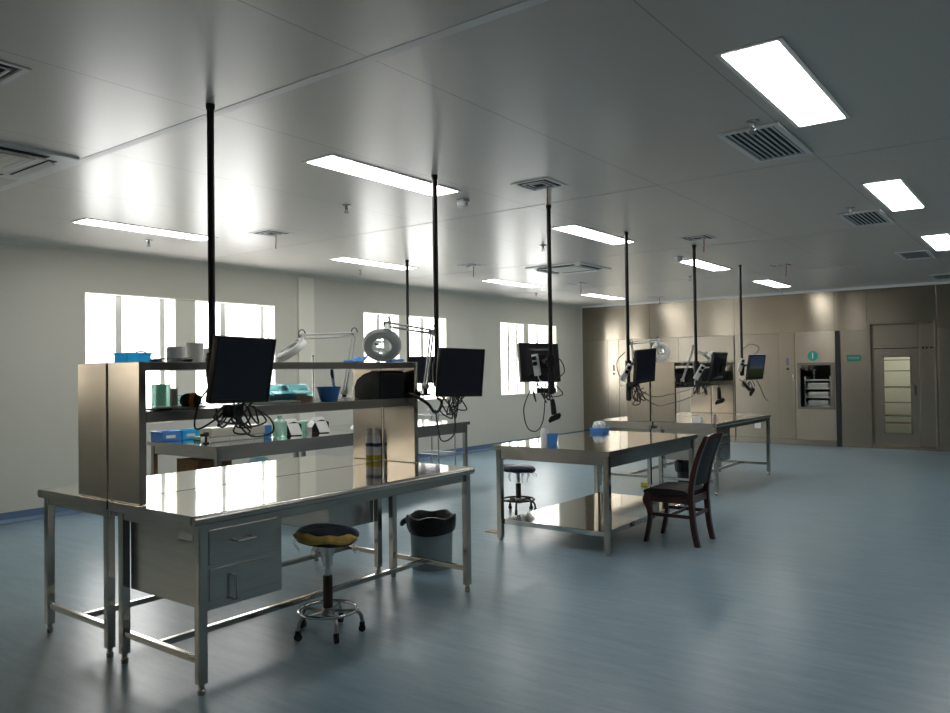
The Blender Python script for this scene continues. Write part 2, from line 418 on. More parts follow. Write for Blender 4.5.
# little lit room beyond the door glass
bk = M()
bk.box(-2.75, -1.35, FY + 1.2, FY + 1.3, 0, 2.3).box(-2.85, -2.75, FY + .13, FY + 1.3, 0, 2.3).box(-1.35, -1.25, FY + .13, FY + 1.3, 0, 2.3).box(-2.75, -1.35, FY + .13, FY + 1.2, 2.2, 2.3)
struct('wall_beyond', bk, WARMROOM)
rk = thing('wire_rack', 'shelf rack standing behind the glass of the steel door', 'rack', (-2.1, FY + .55, 0))
for zz in (.06, .38, .50, .72, .97, 1.24, 1.42):
    link_mesh('shelf', M().box(-.42, .42, -.16, .16, zz, zz + (.012 if zz not in (.50, .97) else .02), .003), STEEL_WALL if zz not in (.38,) else TAN, rk)
for sx in (-.41, .41):
    for sy in (-.15, .15):
        link_mesh('post', M().tube([(sx, sy, 0), (sx, sy, 1.6)], .012, 8), STEEL_TUBE, rk)
la = bpy.data.lights.new('corridor_lamp', 'AREA'); la.energy = 9; la.size = 0.5; la.color = (1, .97, .86)
lo = bpy.data.objects.new('corridor_lamp', la); COL.objects.link(lo); lo.location = (-2.0, FY + .45, 2.18)

# hatch cabinet "1"
cab = thing('pass_through_cabinet', 'steel hatch cabinet with dark glazed opening under a round teal 1', 'cabinet', (-3.43, FY, 0))
x0 = -3.43
def L_(a): return a - x0
bd = M()
cy = -.035
bd.box(L_(-3.87), L_(-3.625), cy, -.001, 0.10, 1.925, .003)
link_mesh('control_column', bd, STEEL_WALL, cab)
fp = M()
fp.box(L_(-3.62), L_(-2.985), cy, -.001, 0.10, 0.615).box(L_(-3.62), L_(-2.985), cy, -.001, 1.405, 1.925)
fp.box(L_(-3.62), L_(-3.59), cy, -.001, .615, 1.405).box(L_(-2.995), L_(-2.985), cy, -.001, .615, 1.405)
link_mesh('front_panel', fp, STEEL_CAB, cab)
link_mesh('plinth', M().box(L_(-3.87), L_(-2.985), cy + .004, -.001, .001, .095, .002), STEEL_WALL, cab)
link_mesh('gap_shade_strip', M().box(L_(-2.985), L_(-2.915), -.03, -.001, .001, 1.925), STEEL_DARK, cab)  # dark strip in place of the shaded gap beside the cabinet
wf = link_mesh('hatch_frame', M().box(L_(-3.59), L_(-2.995), cy - .012, .0, .615, .655, .003).box(L_(-3.59), L_(-2.995), cy - .012, .0, 1.36, 1.405, .003)
          .box(L_(-3.59), L_(-3.54), cy - .012, .0, .655, 1.36, .003).box(L_(-3.055), L_(-2.995), cy - .012, .0, .655, 1.36, .003), mat('hatch_rim_steel', (0.20, 0.185, 0.16), 0.35, 1.0), cab)
link_mesh('hatch_glass', M().box(L_(-3.54), L_(-3.055), -.02, -.014, .655, 1.36), GLASS_IN, cab)
link_mesh('chamber', M().box(L_(-3.60), L_(-3.59), .0, .7, .60, 1.42).box(L_(-3.03), L_(-3.02), .0, .7, .60, 1.42).box(L_(-3.60), L_(-3.02), .0, .7, .60, .64)
          .box(L_(-3.60), L_(-3.02), .0, .7, 1.38, 1.42).box(L_(-3.60), L_(-3.02), .69, .7, .60, 1.42), mat('chamber_dark', (0.012, 0.012, 0.012), 0.8), cab)
link_mesh('status_plate', M().box(L_(-3.765), L_(-3.725), cy - .004, cy, 1.36, 1.49, .001), mat('blue_grey_label', (0.14, 0.15, 0.22), .5), cab)
link_mesh('push_button', M().lathe([(0, .012), (.018, .012), (.022, 0)], (L_(-3.745), cy, 1.30), (0, -1, 0), 14), STEEL_DARK, cab)
link_mesh('door_pull', M().box(L_(-3.66), L_(-3.645), cy - .015, cy, 1.10, 1.21, .003), STEEL_TUBE, cab)
rr = thing('tray_rack', 'pale three tier tray rack inside the dark hatch of the steel wall', 'rack', (-3.30, FY + .10, .642)); rr.scale = (1.12, 1, 1)
for k, zz in enumerate((.01, .155, .305, .45)):
    link_mesh('tray', M().box(-.185, .185, 0, .3, zz, zz + .02, .003).box(-.185, -.17, 0, .3, zz, zz + .07).box(.17, .185, 0, .3, zz, zz + .07), CHROME_DULL, rr)
    if k < 3:
        link_mesh('steel_box', M().box(-.15, .15, .02, .28, zz + .025, zz + .105, .01), CHROME_DULL, rr)
for sx in (-.18, .18): link_mesh('post', M().box(sx - .008, sx + .008, -.008, .008, 0, .53), CHROME, rr)
link_mesh('hook', M().tube([(-.05, .02, .47), (-.05, .01, .62), (-.04, -.01, .65), (-.02, -.01, .63)], .010, 8, 4), CHROME, rr)

def cabinet_left(xa, xm, xb, label, split):
    c = thing('sterilizer_cabinet', label, 'cabinet', (xa, FY, 0), 0, None)
    w = xb - xa; cyy = -.03
    if xm: link_mesh('control_column', M().box(0, xm - xa - .004, cyy, -.001, .10, 1.91, .003), STEEL_WALL, c)
    s0 = (xm - xa) if xm else 0
    link_mesh('upper_panel', M().box(s0, w, cyy, -.001, split, 1.91, .003), STEEL_CAB, c)  # paler than the lower panel: reflected light put into the colour
    link_mesh('lower_panel', M().box(s0, w, cyy, -.001, .10, split - .004, .003), STEEL_WALL, c)
    link_mesh('plinth', M().box(0, w, cyy + .004, -.001, .001, .095, .002), STEEL_WALL, c)
    if xm:
        link_mesh('status_plate', M().box(.10, .13, cyy - .004, cyy, 1.30, 1.42, .001), STEEL_DARK, c)
        link_mesh('push_button', M().lathe([(0, .012), (.018, .012), (.022, 0)], (.115, cyy, 1.245), (0, -1, 0), 14), STEEL_DARK, c)
    return c
cabinet_left(-7.165, -6.935, -6.27, 'tall steel cabinet panel by the window wall corner with a narrow control column', 1.02)
cabinet_left(-5.69, None, -4.67, 'wide steel cabinet with an upper panel paled for reflected light rising behind the far shelf frame', 1.46)

# signs
def text(name, body, size, loc, rot, m, parent=None, ext=.001):
    cu = bpy.data.curves.new(name, 'FONT'); cu.body = body; cu.size = size; cu.extrude = ext
    cu.align_x = 'CENTER'; cu.align_y = 'CENTER'; cu.materials.append(m)
    q = bpy.data.objects.new(name + '_curve', cu); COL.objects.link(q)
    bpy.context.view_layer.update()
    me = bpy.data.meshes.new_from_object(q.evaluated_get(bpy.context.evaluated_depsgraph_get()))
    bpy.data.objects.remove(q); bpy.data.curves.remove(cu)
    if not me.materials: me.materials.append(m)
    o = bpy.data.objects.new(name, me); COL.objects.link(o); o.location = loc; o.rotation_euler = rot
    if parent: o.parent = parent
    return o
sg = thing('round_number_sign', 'round teal sign with a white 1 above the dark hatch', 'sign', (-3.335, FY - .036, 1.515))
link_mesh('disc', M().lathe([(0, .004), (.082, .004), (.084, 0), (0, 0)], (0, 0, 0), (0, -1, 0), 40), TEAL, sg)
text('numeral', '1', .15, (0, -.0055, 0), (PI / 2, 0, 0), SIGN_W, sg)
sg = thing('door_sign', 'small teal rectangular sign with pale characters left of the steel door', 'sign', (-2.705, FY - .005, 1.468))
link_mesh('plate', M().box(-.105, .105, -.004, 0, -.048, .048, .001), TEAL_D, sg)
text('lettering', '检查包装', .044, (0, -.0052, 0), (PI / 2, 0, 0), SIGN_G, sg, .0005)
so = thing('wall_socket', 'white square socket plate low on the far steel wall beyond the bench leg', 'socket', (-4.278, FY - .004, .317))
link_mesh('plate', M().box(-.055, .055, -.012, 0, -.055, .055, .004), WHITE_P, so)
link_mesh('insert', M().box(-.03, .03, -.015, -.012, -.03, .03, .002), WHITE_P, so)

# ------------------------------------------------------------------ ceiling fittings
def light_panel(x, y, label):
    t = thing('ceiling_light', label, 'ceiling light', (x, y, H), 0, 'recessed ceiling light panels')
    w, l = .135, .62
    fr = M()
    fr.box(-w, -w + .025, -l, l, -.006, -.001, .002).box(w - .025, w, -l, l, -.006, -.001, .002)
    fr.box(-w + .025, w - .025, -l, -l + .025, -.006, -.001, .002).box(-w + .025, w - .025, l - .025, l, -.006, -.001, .002)
    link_mesh('frame', fr, FRAME_W, t)
    link_mesh('diffuser', M().box(-w + .025, w - .025, -l + .025, l - .025, -.008, -.001), LAMP, t)
    return t
first = light_panel(-.965, 3.72, 'largest bright ceiling light panel, nearest the camera at upper right')
for x, y, lb in ((-.965, 6.60, 'second bright ceiling light panel from the camera in the right hand row'),
                 (-.965, 9.44, 'third ceiling light panel of the right hand row, cut by the picture edge'),
                 (-3.50, 3.72, 'long ceiling light panel just left of the second nearest black pole'),
                 (-3.52, 6.60, 'ceiling light panel whose end meets the black pole above the middle table'),
                 (-3.52, 9.46, 'ceiling light panel beside the round smoke detector near the far poles'),
                 (-3.52, 12.33, 'small ceiling light panel closest to the steel wall right of the last pole'),
                 (-6.40, 3.72, 'thin ceiling light panel nearest the window wall at far left, crossing the first pole'),
                 (-6.43, 6.60, 'thin ceiling light panel near the windows meeting the thin back pole'),
                 (-6.43, 9.46, 'thin ceiling light panel near the windows in front of the ceiling cassette'),
                 (-6.43, 12.33, 'thin ceiling light panel near the far corner by the steel wall')):
    dup(first, (x, y, H), 0, lb)

def louvre(x, y, label):
    t = thing('return_air_grille', label, 'ceiling vent', (x, y, H), 0, 'large louvred ceiling grilles')
    w, l = .165, .36
    fr = M().box(-w, -w + .035, -l, l, -.014, -.001, .003).box(w - .035, w, -l, l, -.014, -.001, .003)
    fr.box(-w + .035, w - .035, -l, -l + .035, -.014, -.001, .003).box(-w + .035, w - .035, l - .035, l, -.014, -.001, .003)
    link_mesh('frame', fr, VENT_W, t)
    link_mesh('backing', M().box(-w + .03, w - .03, -l + .03, l - .03, -.004, -.001), VENT_SHADE, t)
    n = 8; span = 2 * (w - .035)
    for k in range(n):
        xx = -w + .035 + span * (k + .5) / n
        link_mesh('slat', M().box(xx - .005, xx + .005, -l + .03, l - .03, -.009, -.005, 0, Euler((0, math.radians(-12), 0))), VENT_W, t)
    return t
first = louvre(-1.31, 4.53, 'largest dark louvred ceiling grille beside the nearest light panel at upper right')
for x, y, lb in ((-1.31, 7.40, 'dark louvred ceiling grille left of the second light panel in the right hand row'),
                 (-1.31, 10.26, 'small dark louvred ceiling grille near the edge light panel at far right'),
                 (-1.31, 13.10, 'farthest dark louvred ceiling grille, over the steel door at right edge')):
    dup(first, (x, y, H), 0, lb)

def diffuser(x, y, label):
    t = thing('square_air_diffuser', label, 'ceiling vent', (x, y, H), 0, 'small square ceiling diffusers')
    w = .145
    fr = M()
    for k, (a, b) in enumerate(((.145, .118), (.090, .078), (.054, .044))):
        dz = -.005 if k == 0 else -.009
        for s in (-1, 1):
            fr.box(s * b, s * a, -a, a, dz, -.002, .002); fr.box(-b, b, s * b, s * a, dz, -.002, .002)
    link_mesh('frame', fr, VENT_W, t)
    link_mesh('core', M().box(-.11, .11, -.11, .11, -.003, -.001), VENT_SHADE, t)
    link_mesh('ribbon', M().box(.062, .070, -.002, .002, -.095, -.02).box(.060, .068, -.004, .002, -.15, -.095), RED, t)
    return t
first = diffuser(-2.845, 4.535, 'square ceiling diffuser with a red ribbon right at the top of the middle table pole')
for x, y, lb in ((-5.72, 4.52, 'square ceiling diffuser right of the first pole towards the windows'),
                 (-2.83, 7.42, 'square ceiling diffuser between the two far poles in front of the smoke detector'),
                 (-5.70, 7.46, 'square ceiling diffuser in front of the ceiling cassette near the thin window light'),
                 (-2.79, 10.13, 'square ceiling diffuser above the farthest lit monitor'),
                 (-5.71, 10.11, 'square ceiling diffuser behind the ceiling cassette near the far corner'),
                 (-5.78, 13.10, 'square ceiling diffuser closest to the steel wall, right of the pole over the middle bench'),
                 (-3.53, 1.31, 'square ceiling diffuser cut by the left picture edge near the cassette')):
    dup(first, (x, y, H), 0, lb)

def cassette(x, y, label):
    t = thing('ceiling_cassette_unit', label, 'air conditioner', (x, y, H), 0, 'four way ceiling cassette units')
    w = .40
    fr = M().prism([(-w, -.001), (w, -.001), (w - .012, -.014), (-w + .012, -.014)], 'y', -w, w)
    link_mesh('panel', fr, FRAME_W, t)
    link_mesh('intake_grille', M().box(-.23, .23, -.23, .23, -.022, -.0142, .004), CREAM_P, t)
    for k in range(9):
        yy = -.19 + k * .0475
        link_mesh('grille_bar', M().box(-.215, .215, yy - .004, yy + .004, -.025, -.022), VENT_W, t)
    for k in range(4):
        R = Matrix.Rotation(k * PI / 2, 4, 'Z')
        sl = link_mesh('outlet', M().box(.285, .335, -.26, .26, -.017, -.0142, .001).xf(R), VENT_SHADE, t)
        link_mesh('flap', M().box(.290, .330, -.25, .25, -.030, -.026, .001, Euler((0, .35, 0))).xf(R), FRAME_W, sl)
    return t
first = cassette(-4.95, 1.82, 'square ceiling air conditioner cassette cut by the left picture edge')
dup(first, (-4.93, 8.52, H), 0, 'square ceiling air conditioner cassette above the middle of the room')

def sprinkler(x, y, label):
    t = thing('sprinkler_head', label, 'sprinkler', (x, y, H), 0, 'ceiling sprinkler heads')
    link_mesh('escutcheon', M().lathe([(0, -.001), (.034, -.001), (.034, -.006), (.018, -.012), (.012, -.012)], (0, 0, 0), n=18), CHROME_DULL, t)
    link_mesh('body', M().tube([(0, 0, -.008), (0, 0, -.035)], .011, 10).tube([(0, 0, -.03), (.016, 0, -.045), (0, 0, -.062)], .004, 6).tube([(0, 0, -.03), (-.016, 0, -.045), (0, 0, -.062)], .004, 6)
              .lathe([(0, -.060), (.024, -.060), (.022, -.064), (0, -.064)], (0, 0, 0), n=14), CHROME_DULL, t)
    return t
first = sprinkler(-4.33, 4.13, 'ceiling sprinkler between the first two poles, below the long light panel')
for x, y, lb in ((-4.22, 6.78, 'ceiling sprinkler left of the pole over the middle table'),
                 (-6.88, 4.00, 'ceiling sprinkler below the thin window light at far left'),
                 (-1.25, 4.08, 'ceiling sprinkler beside the largest louvred grille'),
                 (-1.33, 6.83, 'ceiling sprinkler beside the second louvred grille'),
                 (-6.98, 6.89, 'ceiling sprinkler over the wall column between the windows'),
                 (-6.96, 10.94, 'tiny ceiling sprinkler over the farthest window'),
                 (-4.10, 10.45, 'tiny ceiling sprinkler left of the smoke detector by the far poles'),
                 (-3.65, 13.30, 'tiny ceiling sprinkler closest to the steel wall by the last light panel')):
    dup(first, (x, y, H), 0, lb)
def detector(x, y, label):
    t = thing('smoke_detector', label, 'smoke detector', (x, y, H), 0, 'round smoke detectors')
    link_mesh('base', M().lathe([(0, -.001), (.055, -.001), (.055, -.018), (.048, -.022), (0, -.022)], n=24), WHITE_P, t)
    link_mesh('sensor', M().lathe([(.040, -.022), (.042, -.045), (.030, -.058), (0, -.060)], n=24), WHITE_P, t)
    return t
first = detector(-3.545, 4.57, 'round white smoke detector right of the long middle light panel')
dup(first, (-3.49, 8.56, H), 0, 'round white smoke detector beside the light panel near the far poles')

# ------------------------------------------------------------------ steel benches (local: front is +X, X 0..-.71 deep, Y 0..1.9)
BL, BDp = 1.925, 0.71
def make_bench(name, label, group):
    t = thing(name, label, 'work bench', (0, 0, 0), 0, group)
    top = M()
    top.box(-BDp, -.022, .003, BL - .003, .714, .755)
    link_mesh('worktop', top, STEEL_TOP, t)
    ed = M().tube([(-.0215, 0, .7338), (-.0215, BL, .7338)], .0214, 24)
    ed.box(-BDp, -.022, 0, .003, .714, .7552).box(-BDp, -.022, BL - .003, BL, .714, .7552)
    link_mesh('worktop_edge', ed, STEEL, t)
    ap = M()
    ap.box(-.055, -.03, .05, BL - .05, .672, .722, .002).box(-BDp + .03, -BDp + .05, .05, BL - .05, .672, .722, .002)
    ap.box(-BDp + .03, -.03, .03, .05, .672, .722, .002).box(-BDp + .03, -.03, BL - .05, BL - .03, .672, .722, .002)
    link_mesh('apron', ap, STEEL, t)
    for x in (-.035, -BDp + .06):
        for y in (.045, BL - .045):
            lg = link_mesh('leg', M().box(x - .02, x + .02, y - .02, y + .02, .045, .722, .004), STEEL_TUBE, t)
            link_mesh('foot', M().lathe([(0, .0), (.016, 0), (.017, .02), (.013, .024), (.013, .046), (0, .046)], (x, y, 0), n=14), STEEL, lg)
    for y in (.045, BL - .045):
        link_mesh('end_stretcher', M().box(-BDp + .08, -.055, y - .014, y + .014, .128, .156, .003), STEEL_TUBE, t)
    link_mesh('long_stretcher', M().box(-BDp / 2 - .032, -BDp / 2 - .004, .059, BL - .059, .128, .156, .003), STEEL_TUBE, t)
    cb = link_mesh('drawer_cabinet', M().box(-.63, -.022, .066, .462, .345, .713, .003), STEEL, t)
    for (z0, z1, hz, flip) in ((.535, .685, .622, 0), (.385, .520, .425, 1)):
        dr = link_mesh('drawer', M().box(-.028, -.018, .076, .435, z0, z1, .003), STEEL, t)
        if not flip:
            hd = M().tube([(-.018, .20, hz), (.008, .20, hz), (.012, .21, hz), (.012, .285, hz), (.008, .295, hz), (-.018, .295, hz)], .0045, 8, 3)
        else:
            hd = M().tube([(-.018, .19, hz + .05), (.008, .19, hz + .05), (.012, .19, hz + .04), (.012, .19, hz - .04), (.008, .19, hz - .05), (-.018, .19, hz - .05)], .0045, 8, 3)
            hd.box(-.018, .006, .178, .202, hz - .055, hz - .045, .002)
        link_mesh('handle', hd, CHROME_DULL, dr)
    return t
XF = -2.88
bench = make_bench('steel_workbench', 'nearest stainless steel workbench with two drawers facing the camera', 'stainless workbenches in back to back pairs')
bench.location = (XF, 1.875, 0)
st = link_mesh('sticker', M().box(-.235, -.125, -.0008, .0008, .628, .684), LABELW, None)
# sticker is stuck on the drawer cabinet's end: part of the nearest bench only
st.parent = bench; st.location = (0, .0655, 0)
st['label'] = 'white paper sticker'
def dup_bench(loc, rz, label):
    r = bench.copy(); COL.objects.link(r); r.location = loc; r.rotation_euler = (0, 0, rz); r['label'] = label
    for ch in list(bench.children):
        if ch is st: continue
        c = ch.copy(); COL.objects.link(c); c.parent = r
        for g in list(ch.children):
            dd = g.copy(); COL.objects.link(dd); dd.parent = c
    return r
XB = -4.315     # front edge of the rear benches
DY = 6.13
dup_bench((XB, 1.875 + BL, 0), PI, 'stainless steel workbench behind the nearest one, facing the windows at left')
dup_bench((XF, 1.875 + DY, 0), 0, 'far stainless steel workbench at right with drawers behind the wooden chair')
dup_bench((XB, 1.875 + DY + BL, 0), PI, 'far stainless steel workbench behind the middle table, facing the windows')

def make_riser(label, group):
    # local: open front is +X at 0, back at -.265; Y 0..1.89; stands on worktop z=0
    t = thing('bench_shelf_unit', label, 'shelf unit', (0, 0, 0), 0, group)
    d = .275; l = 1.915; hh = .655
    for y0 in (0, l - .035):
        link_mesh('end_panel', M().box(-d, 0, y0, y0 + .035, .001, hh, .003), STEEL_PANEL, t)
    link_mesh('top_shelf', M().box(-d + .002, -.001, .036, l - .036, hh - .04, hh - .002, .003), STEEL, t)
    link_mesh('middle_shelf', M().box(-d + .002, -.001, .036, l - .036, .372, .425, .003), STEEL, t)
    return t
riser = make_riser('steel two tier shelf unit on the nearest bench, behind the nearest monitor', 'two tier steel shelf units on the benches')
ZW = .755
riser.location = (-3.343, 1.893, ZW)
dup(riser, (-3.912, 1.893 + 1.915, ZW), PI, 'steel two tier shelf unit with blue basket, back to back behind the nearest one')
dup(riser, (-3.343, 1.893 + DY, ZW), 0, 'far steel two tier shelf unit holding the black printer near the steel wall')
dup(riser, (-3.912, 1.893 + DY + 1.915, ZW), PI, 'far steel two tier shelf unit on the window side, with magnifier lamps')

# ------------------------------------------------------------------ wide tables with lower shelf
TL, TW = 1.70, 1.03
def make_table(label, group):
    t = thing('steel_table', label, 'table', (0, 0, 0), 0, group)
    tp = M().box(-TW + .004, -.004, .004, TL - .004, .721, .755)
    link_mesh('worktop', tp, STEEL_TOP, t)
    link_mesh('worktop_edge', M().box(-TW, -TW + .004, 0, TL, .72, .7548).box(-.004, 0, 0, TL, .72, .7548).box(-TW + .004, -.004, 0, .004, .72, .7548).box(-TW + .004, -.004, TL - .004, TL, .72, .7548), STEEL, t)
    ap = M().box(-.05, -.03, .068, TL - .068, .63, .72, .002).box(-TW + .03, -TW + .05, .068, TL - .068, .63, .72, .002)
    ap.box(-TW + .064, -.064, .03, .05, .645, .72, .002).box(-TW + .064, -.064, TL - .05, TL - .03, .645, .72, .002)
    link_mesh('apron', ap, STEEL, t)
    for x in (-.042, -TW + .042):
        for y in (.045, TL - .045):
            lg = link_mesh('leg', M().box(x - .022, x + .022, y - .022, y + .022, .02, .72, .004), STEEL_TUBE, t)
            link_mesh('foot', M().lathe([(0, 0), (.018, 0), (.018, .02), (0, .02)], (x, y, 0), n=14), STEEL, lg)
    link_mesh('lower_shelf', M().box(-TW + .066, -.066, .05, TL - .05, .13, .168, .004), STEEL_TOP, t)
    return t
table = make_table('stainless steel table in the middle of the room with a lower shelf', 'wide stainless tables')
table.location = (-2.585, 5.0, 0)
dup(table, (-5.50, 3.77, 0), 0, 'stainless steel table nearer the camera of the two by the windows, piled with boxes')
dup(table, (-5.50, 5.475, 0), 0, 'stainless steel table farther of the two by the windows, near the wire trolley')

# ------------------------------------------------------------------ seats
def make_stool(label, torn):
    LEGM = CHROME_DULL if torn else BLACK_POLE
    t = thing('lab_stool', label, 'stool', (0, 0, 0), 0, None)
    tilt = Matrix.Rotation(math.radians(4), 4, 'Y')
    hs = .508 if torn else .415
    seat = M().lathe([(0, -.032), (.10, -.034), (.150, -.030), (.163, -.012), (.165, .004), (.155, .020), (.12, .030), (.05, .034), (0, .034)], n=36,
                     wob=(lambda i, w: (1 + .01 * math.sin(5 * w + i), .003 * math.sin(3 * w))))
    link_mesh('seat', seat.xf(Matrix.Translation((0, 0, hs)) @ tilt), NAVY, t)
    if torn:
        fo = M(); n = 22; vs = []; fs = []
        a0, a1 = math.radians(-150), math.radians(15)
        for i in range(n + 1):
            w = a0 + (a1 - a0) * i / n
            e = min(1, 6 * min(i, n - i) / n)
            up_ = .018 * e + .004 * math.sin(i * 1.1) * e; dn = -.012 * e - .005 * math.sin(i * .8 + 1) * e
            for (rr_, zz) in ((.150, up_ + .010), (.170, up_), (.176, (up_ + dn) / 2), (.169, dn), (.150, dn - .004)):
                vs.append((rr_ * math.cos(w), rr_ * math.sin(w), zz))
        for i in range(n):
            for k in range(4): fs.append([i * 5 + k, (i + 1) * 5 + k, (i + 1) * 5 + k + 1, i * 5 + k + 1])
        fo.add(vs, fs, True)
        f = link_mesh('torn_foam', fo.xf(Matrix.Translation((0, 0, hs)) @ tilt), FOAM, t)
    fl = M(); rnd = random.Random(3 if torn else 5)
    for k in range(7):
        w = rnd.uniform(0, 2 * PI) if not torn else [-2.9, -2.7, 0.1, .3, 1.9, -1.4, 2.6][k]
        r0 = .155; ln = rnd.uniform(.05, .10)
        ps = []
        for j in range(5):
            q = j / 4
            rr_ = r0 + .02 * math.sin(q * 4 + k) + .012 * q
            for s in (-.10, .10):
                ps.append((rr_ * math.cos(w + s * (1 - .5 * q)), rr_ * math.sin(w + s * (1 - .5 * q)), -.02 - ln * q))
        fl.add(ps, [[2 * j, 2 * j + 1, 2 * j + 3, 2 * j + 2] for j in range(4)])
    if torn:
        fl.lathe([(.05, -.03), (.045, -.07), (.03, -.12), (.022, -.17)], (0, 0, 0), n=14, wob=lambda i, w: (1 + .18 * math.sin(3 * w + i * 1.7), .01 * math.sin(2 * w)))
    link_mesh('plastic_film', fl.shift((0, 0, hs)), FILM, t)
    link_mesh('gas_column', M().tube([(0, 0, .28), (0, 0, hs - .03)], .016, 14).lathe([(0, hs - .05), (.05, hs - .045), (.06, hs - .034), (0, hs - .034)], n=18), CHROME, t)
    link_mesh('column_sleeve', M().lathe([(0, .09), (.024, .09), (.026, .10), (.025, .295 if torn else .27), (.021, .30 if torn else .275), (0, .30 if torn else .275)], n=18), SLEEVE, t)
    link_mesh('hub', M().lathe([(0, .085), (.034, .085), (.036, .12), (.028, .135), (0, .135)], n=18), CHROME_DULL, t)
    link_mesh('foot_ring', M().ring((0, 0, .122), .150, .0095, n=40), CHROME if torn else SLEEVE, t)
    lv = M().tube([(0, .02, hs - .045), (.03, .13, hs - .05), (.035, .16, hs - .06)], .005, 6, 3).box(.02, .05, .15, .19, hs - .075, hs - .055, .006)
    link_mesh('lever', lv, BLACK, t)
    for k in range(5):
        w = 2 * PI * k / 5 + .5
        c, s = math.cos(w), math.sin(w)
        lg = link_mesh('leg', M().tube([(.025 * c, .025 * s, .115), (.09 * c, .09 * s, .112), (.145 * c, .145 * s, .108), (.168 * c, .168 * s, .085), (.174 * c, .174 * s, .045)], .0095, 8, 4), LEGM, t)
        ca = M().tube([(.174 * c - .011 * s, .174 * s + .011 * c, .0185), (.174 * c + .011 * s, .174 * s - .011 * c, .0185)], .018, 14)
        ca.box(.174 * c - .011, .174 * c + .011, .174 * s - .011, .174 * s + .011, .026, .052, .004)
        link_mesh('caster', ca, RUBBER, lg)
    return t
s = make_stool('torn navy stool with yellow foam showing, in front of the nearest bench', True); s.location = (-3.055, 2.755, 0); s.rotation_euler.z = 0.25
s = make_stool('dark round stool standing behind the left leg of the middle table', False); s.location = (-4.13, 6.13, 0); s.rotation_euler.z = .9

# wooden chair, faces -X
ch = thing('wooden_chair', 'dark red wooden chair with black leather seat and back, right of the middle table', 'chair', (-2.408, 5.82, 0), math.radians(2)); ch.scale = (.87, 1, 1)
def skin_bar(pts, w, n=8):
    # rectangular-ish tapered bar along a path: pts (x,y,z), w half widths (a,b)
    m = M(); vs = []; k = len(pts)
    for i, p in enumerate(pts):
        a, b = w[i]
        vs += [(p[0] - a, p[1] - b, p[2]), (p[0] + a, p[1] - b, p[2]), (p[0] + a, p[1] + b, p[2]), (p[0] - a, p[1] + b, p[2])]
    fs = [[0, 3, 2, 1], [4 * k - 4, 4 * k - 3, 4 * k - 2, 4 * k - 1]]
    for i in range(k - 1):
        for j in range(4): fs.append([4 * i + j, 4 * i + (j + 1) % 4, 4 * i + 4 + (j + 1) % 4, 4 * i + 4 + j])
    return m.add(vs, fs)
def curve_pts(pts, n):
    P = [V(p) for p in pts]; q = []
    for i in range(len(P) - 1):
        p0 = P[max(i - 1, 0)]; p1 = P[i]; p2 = P[i + 1]; p3 = P[min(i + 2, len(P) - 1)]
        for k in range(n):
            t = k / n
            q.append(0.5 * ((2 * p1) + (p2 - p0) * t + (2 * p0 - 5 * p1 + 4 * p2 - p3) * t * t + (3 * p1 - p0 - 3 * p2 + p3) * t ** 3))
    q.append(P[-1]); return q
for sy in (-1, 1):
    yy = .175 * sy
    p = curve_pts([(-.235, yy, 0), (-.205, yy, .12), (-.19, yy, .22), (-.215, yy, .31), (-.205, yy, .385)], 4)
    w = [(.017 + .014 * max(0, (i / (len(p) - 1) - .35)), .018 + .010 * max(0, (i / (len(p) - 1) - .35))) for i in range(len(p))]
    w = [(a + (.014 * math.exp(-((i / (len(p) - 1) - .8) / .12) ** 2)), b) for i, (a, b) in enumerate(w)]
    link_mesh('front_leg', skin_bar(p, w), WOOD, ch)
    p = curve_pts([(.235, yy, 0), (.205, yy, .13), (.190, yy, .27), (.185, yy, .40), (.215, yy, .56), (.265, yy, .70), (.322, yy, .815), (.333, yy, .835)], 4)
    w = [(.022 if i < len(p) * .7 else .022 - .008 * (i / (len(p) - 1) - .7) / .3, .018) for i in range(len(p))]
    link_mesh('back_post', skin_bar(p, w), WOOD, ch)
    link_mesh('side_rail', M().box(-.19, .17, yy - .014, yy + .014, .315, .372, .004), WOOD, ch)
    link_mesh('side_stretcher', M().box(-.18, .18, yy - .010, yy + .010, .205, .232, .004), WOOD, ch)
link_mesh('front_rail', M().box(-.215, -.185, -.16, .16, .315, .372, .004), WOOD, ch)
link_mesh('back_rail', M().box(.172, .195, -.16, .16, .315, .372, .004), WOOD, ch)
link_mesh('back_stretcher', M().box(.185, .205, -.16, .16, .215, .24, .004), WOOD, ch)
link_mesh('cross_stretcher', M().box(-.02, 0, -.165, .165, .207, .23, .004), WOOD, ch)
link_mesh('seat', M().prism([(-.235, .375), (-.245, .39), (-.235, .405), (-.19, .418), (0, .424), (.13, .415), (.165, .40), (.165, .375)], 'y', -.198, .198), LEATHER_S, ch)
bk = M(); vs = []; n = 7
pp = curve_pts([(.192, 0, .455), (.217, 0, .56), (.262, 0, .69), (.315, 0, .80)], 3)
for p_ in pp:
    for j in range(n):
        u = -1 + 2 * j / (n - 1)
        vs.append((p_.x + .014 * (1 - u * u) - .018, .158 * u, p_.z))
off = len(vs)
vs += [(x + .030, y_, z) for x, y_, z in vs]
R_ = len(pp); fs = []
for i in range(R_ - 1):
    for j in range(n - 1):
        fs.append([i * n + j, i * n + j + 1, (i + 1) * n + j + 1, (i + 1) * n + j]); fs.append([off + i * n + j, off + (i + 1) * n + j, off + (i + 1) * n + j + 1, off + i * n + j + 1])
for i in range(R_ - 1):
    for j in (0, n - 1): fs.append([i * n + j, (i + 1) * n + j, off + (i + 1) * n + j, off + i * n + j])
for j in range(n - 1):
    for i in (0, R_ - 1): fs.append([i * n + j, i * n + j + 1, off + i * n + j + 1, off + i * n + j])
link_mesh('back_pad', bk.add(vs, fs, True), LEATHER, ch)
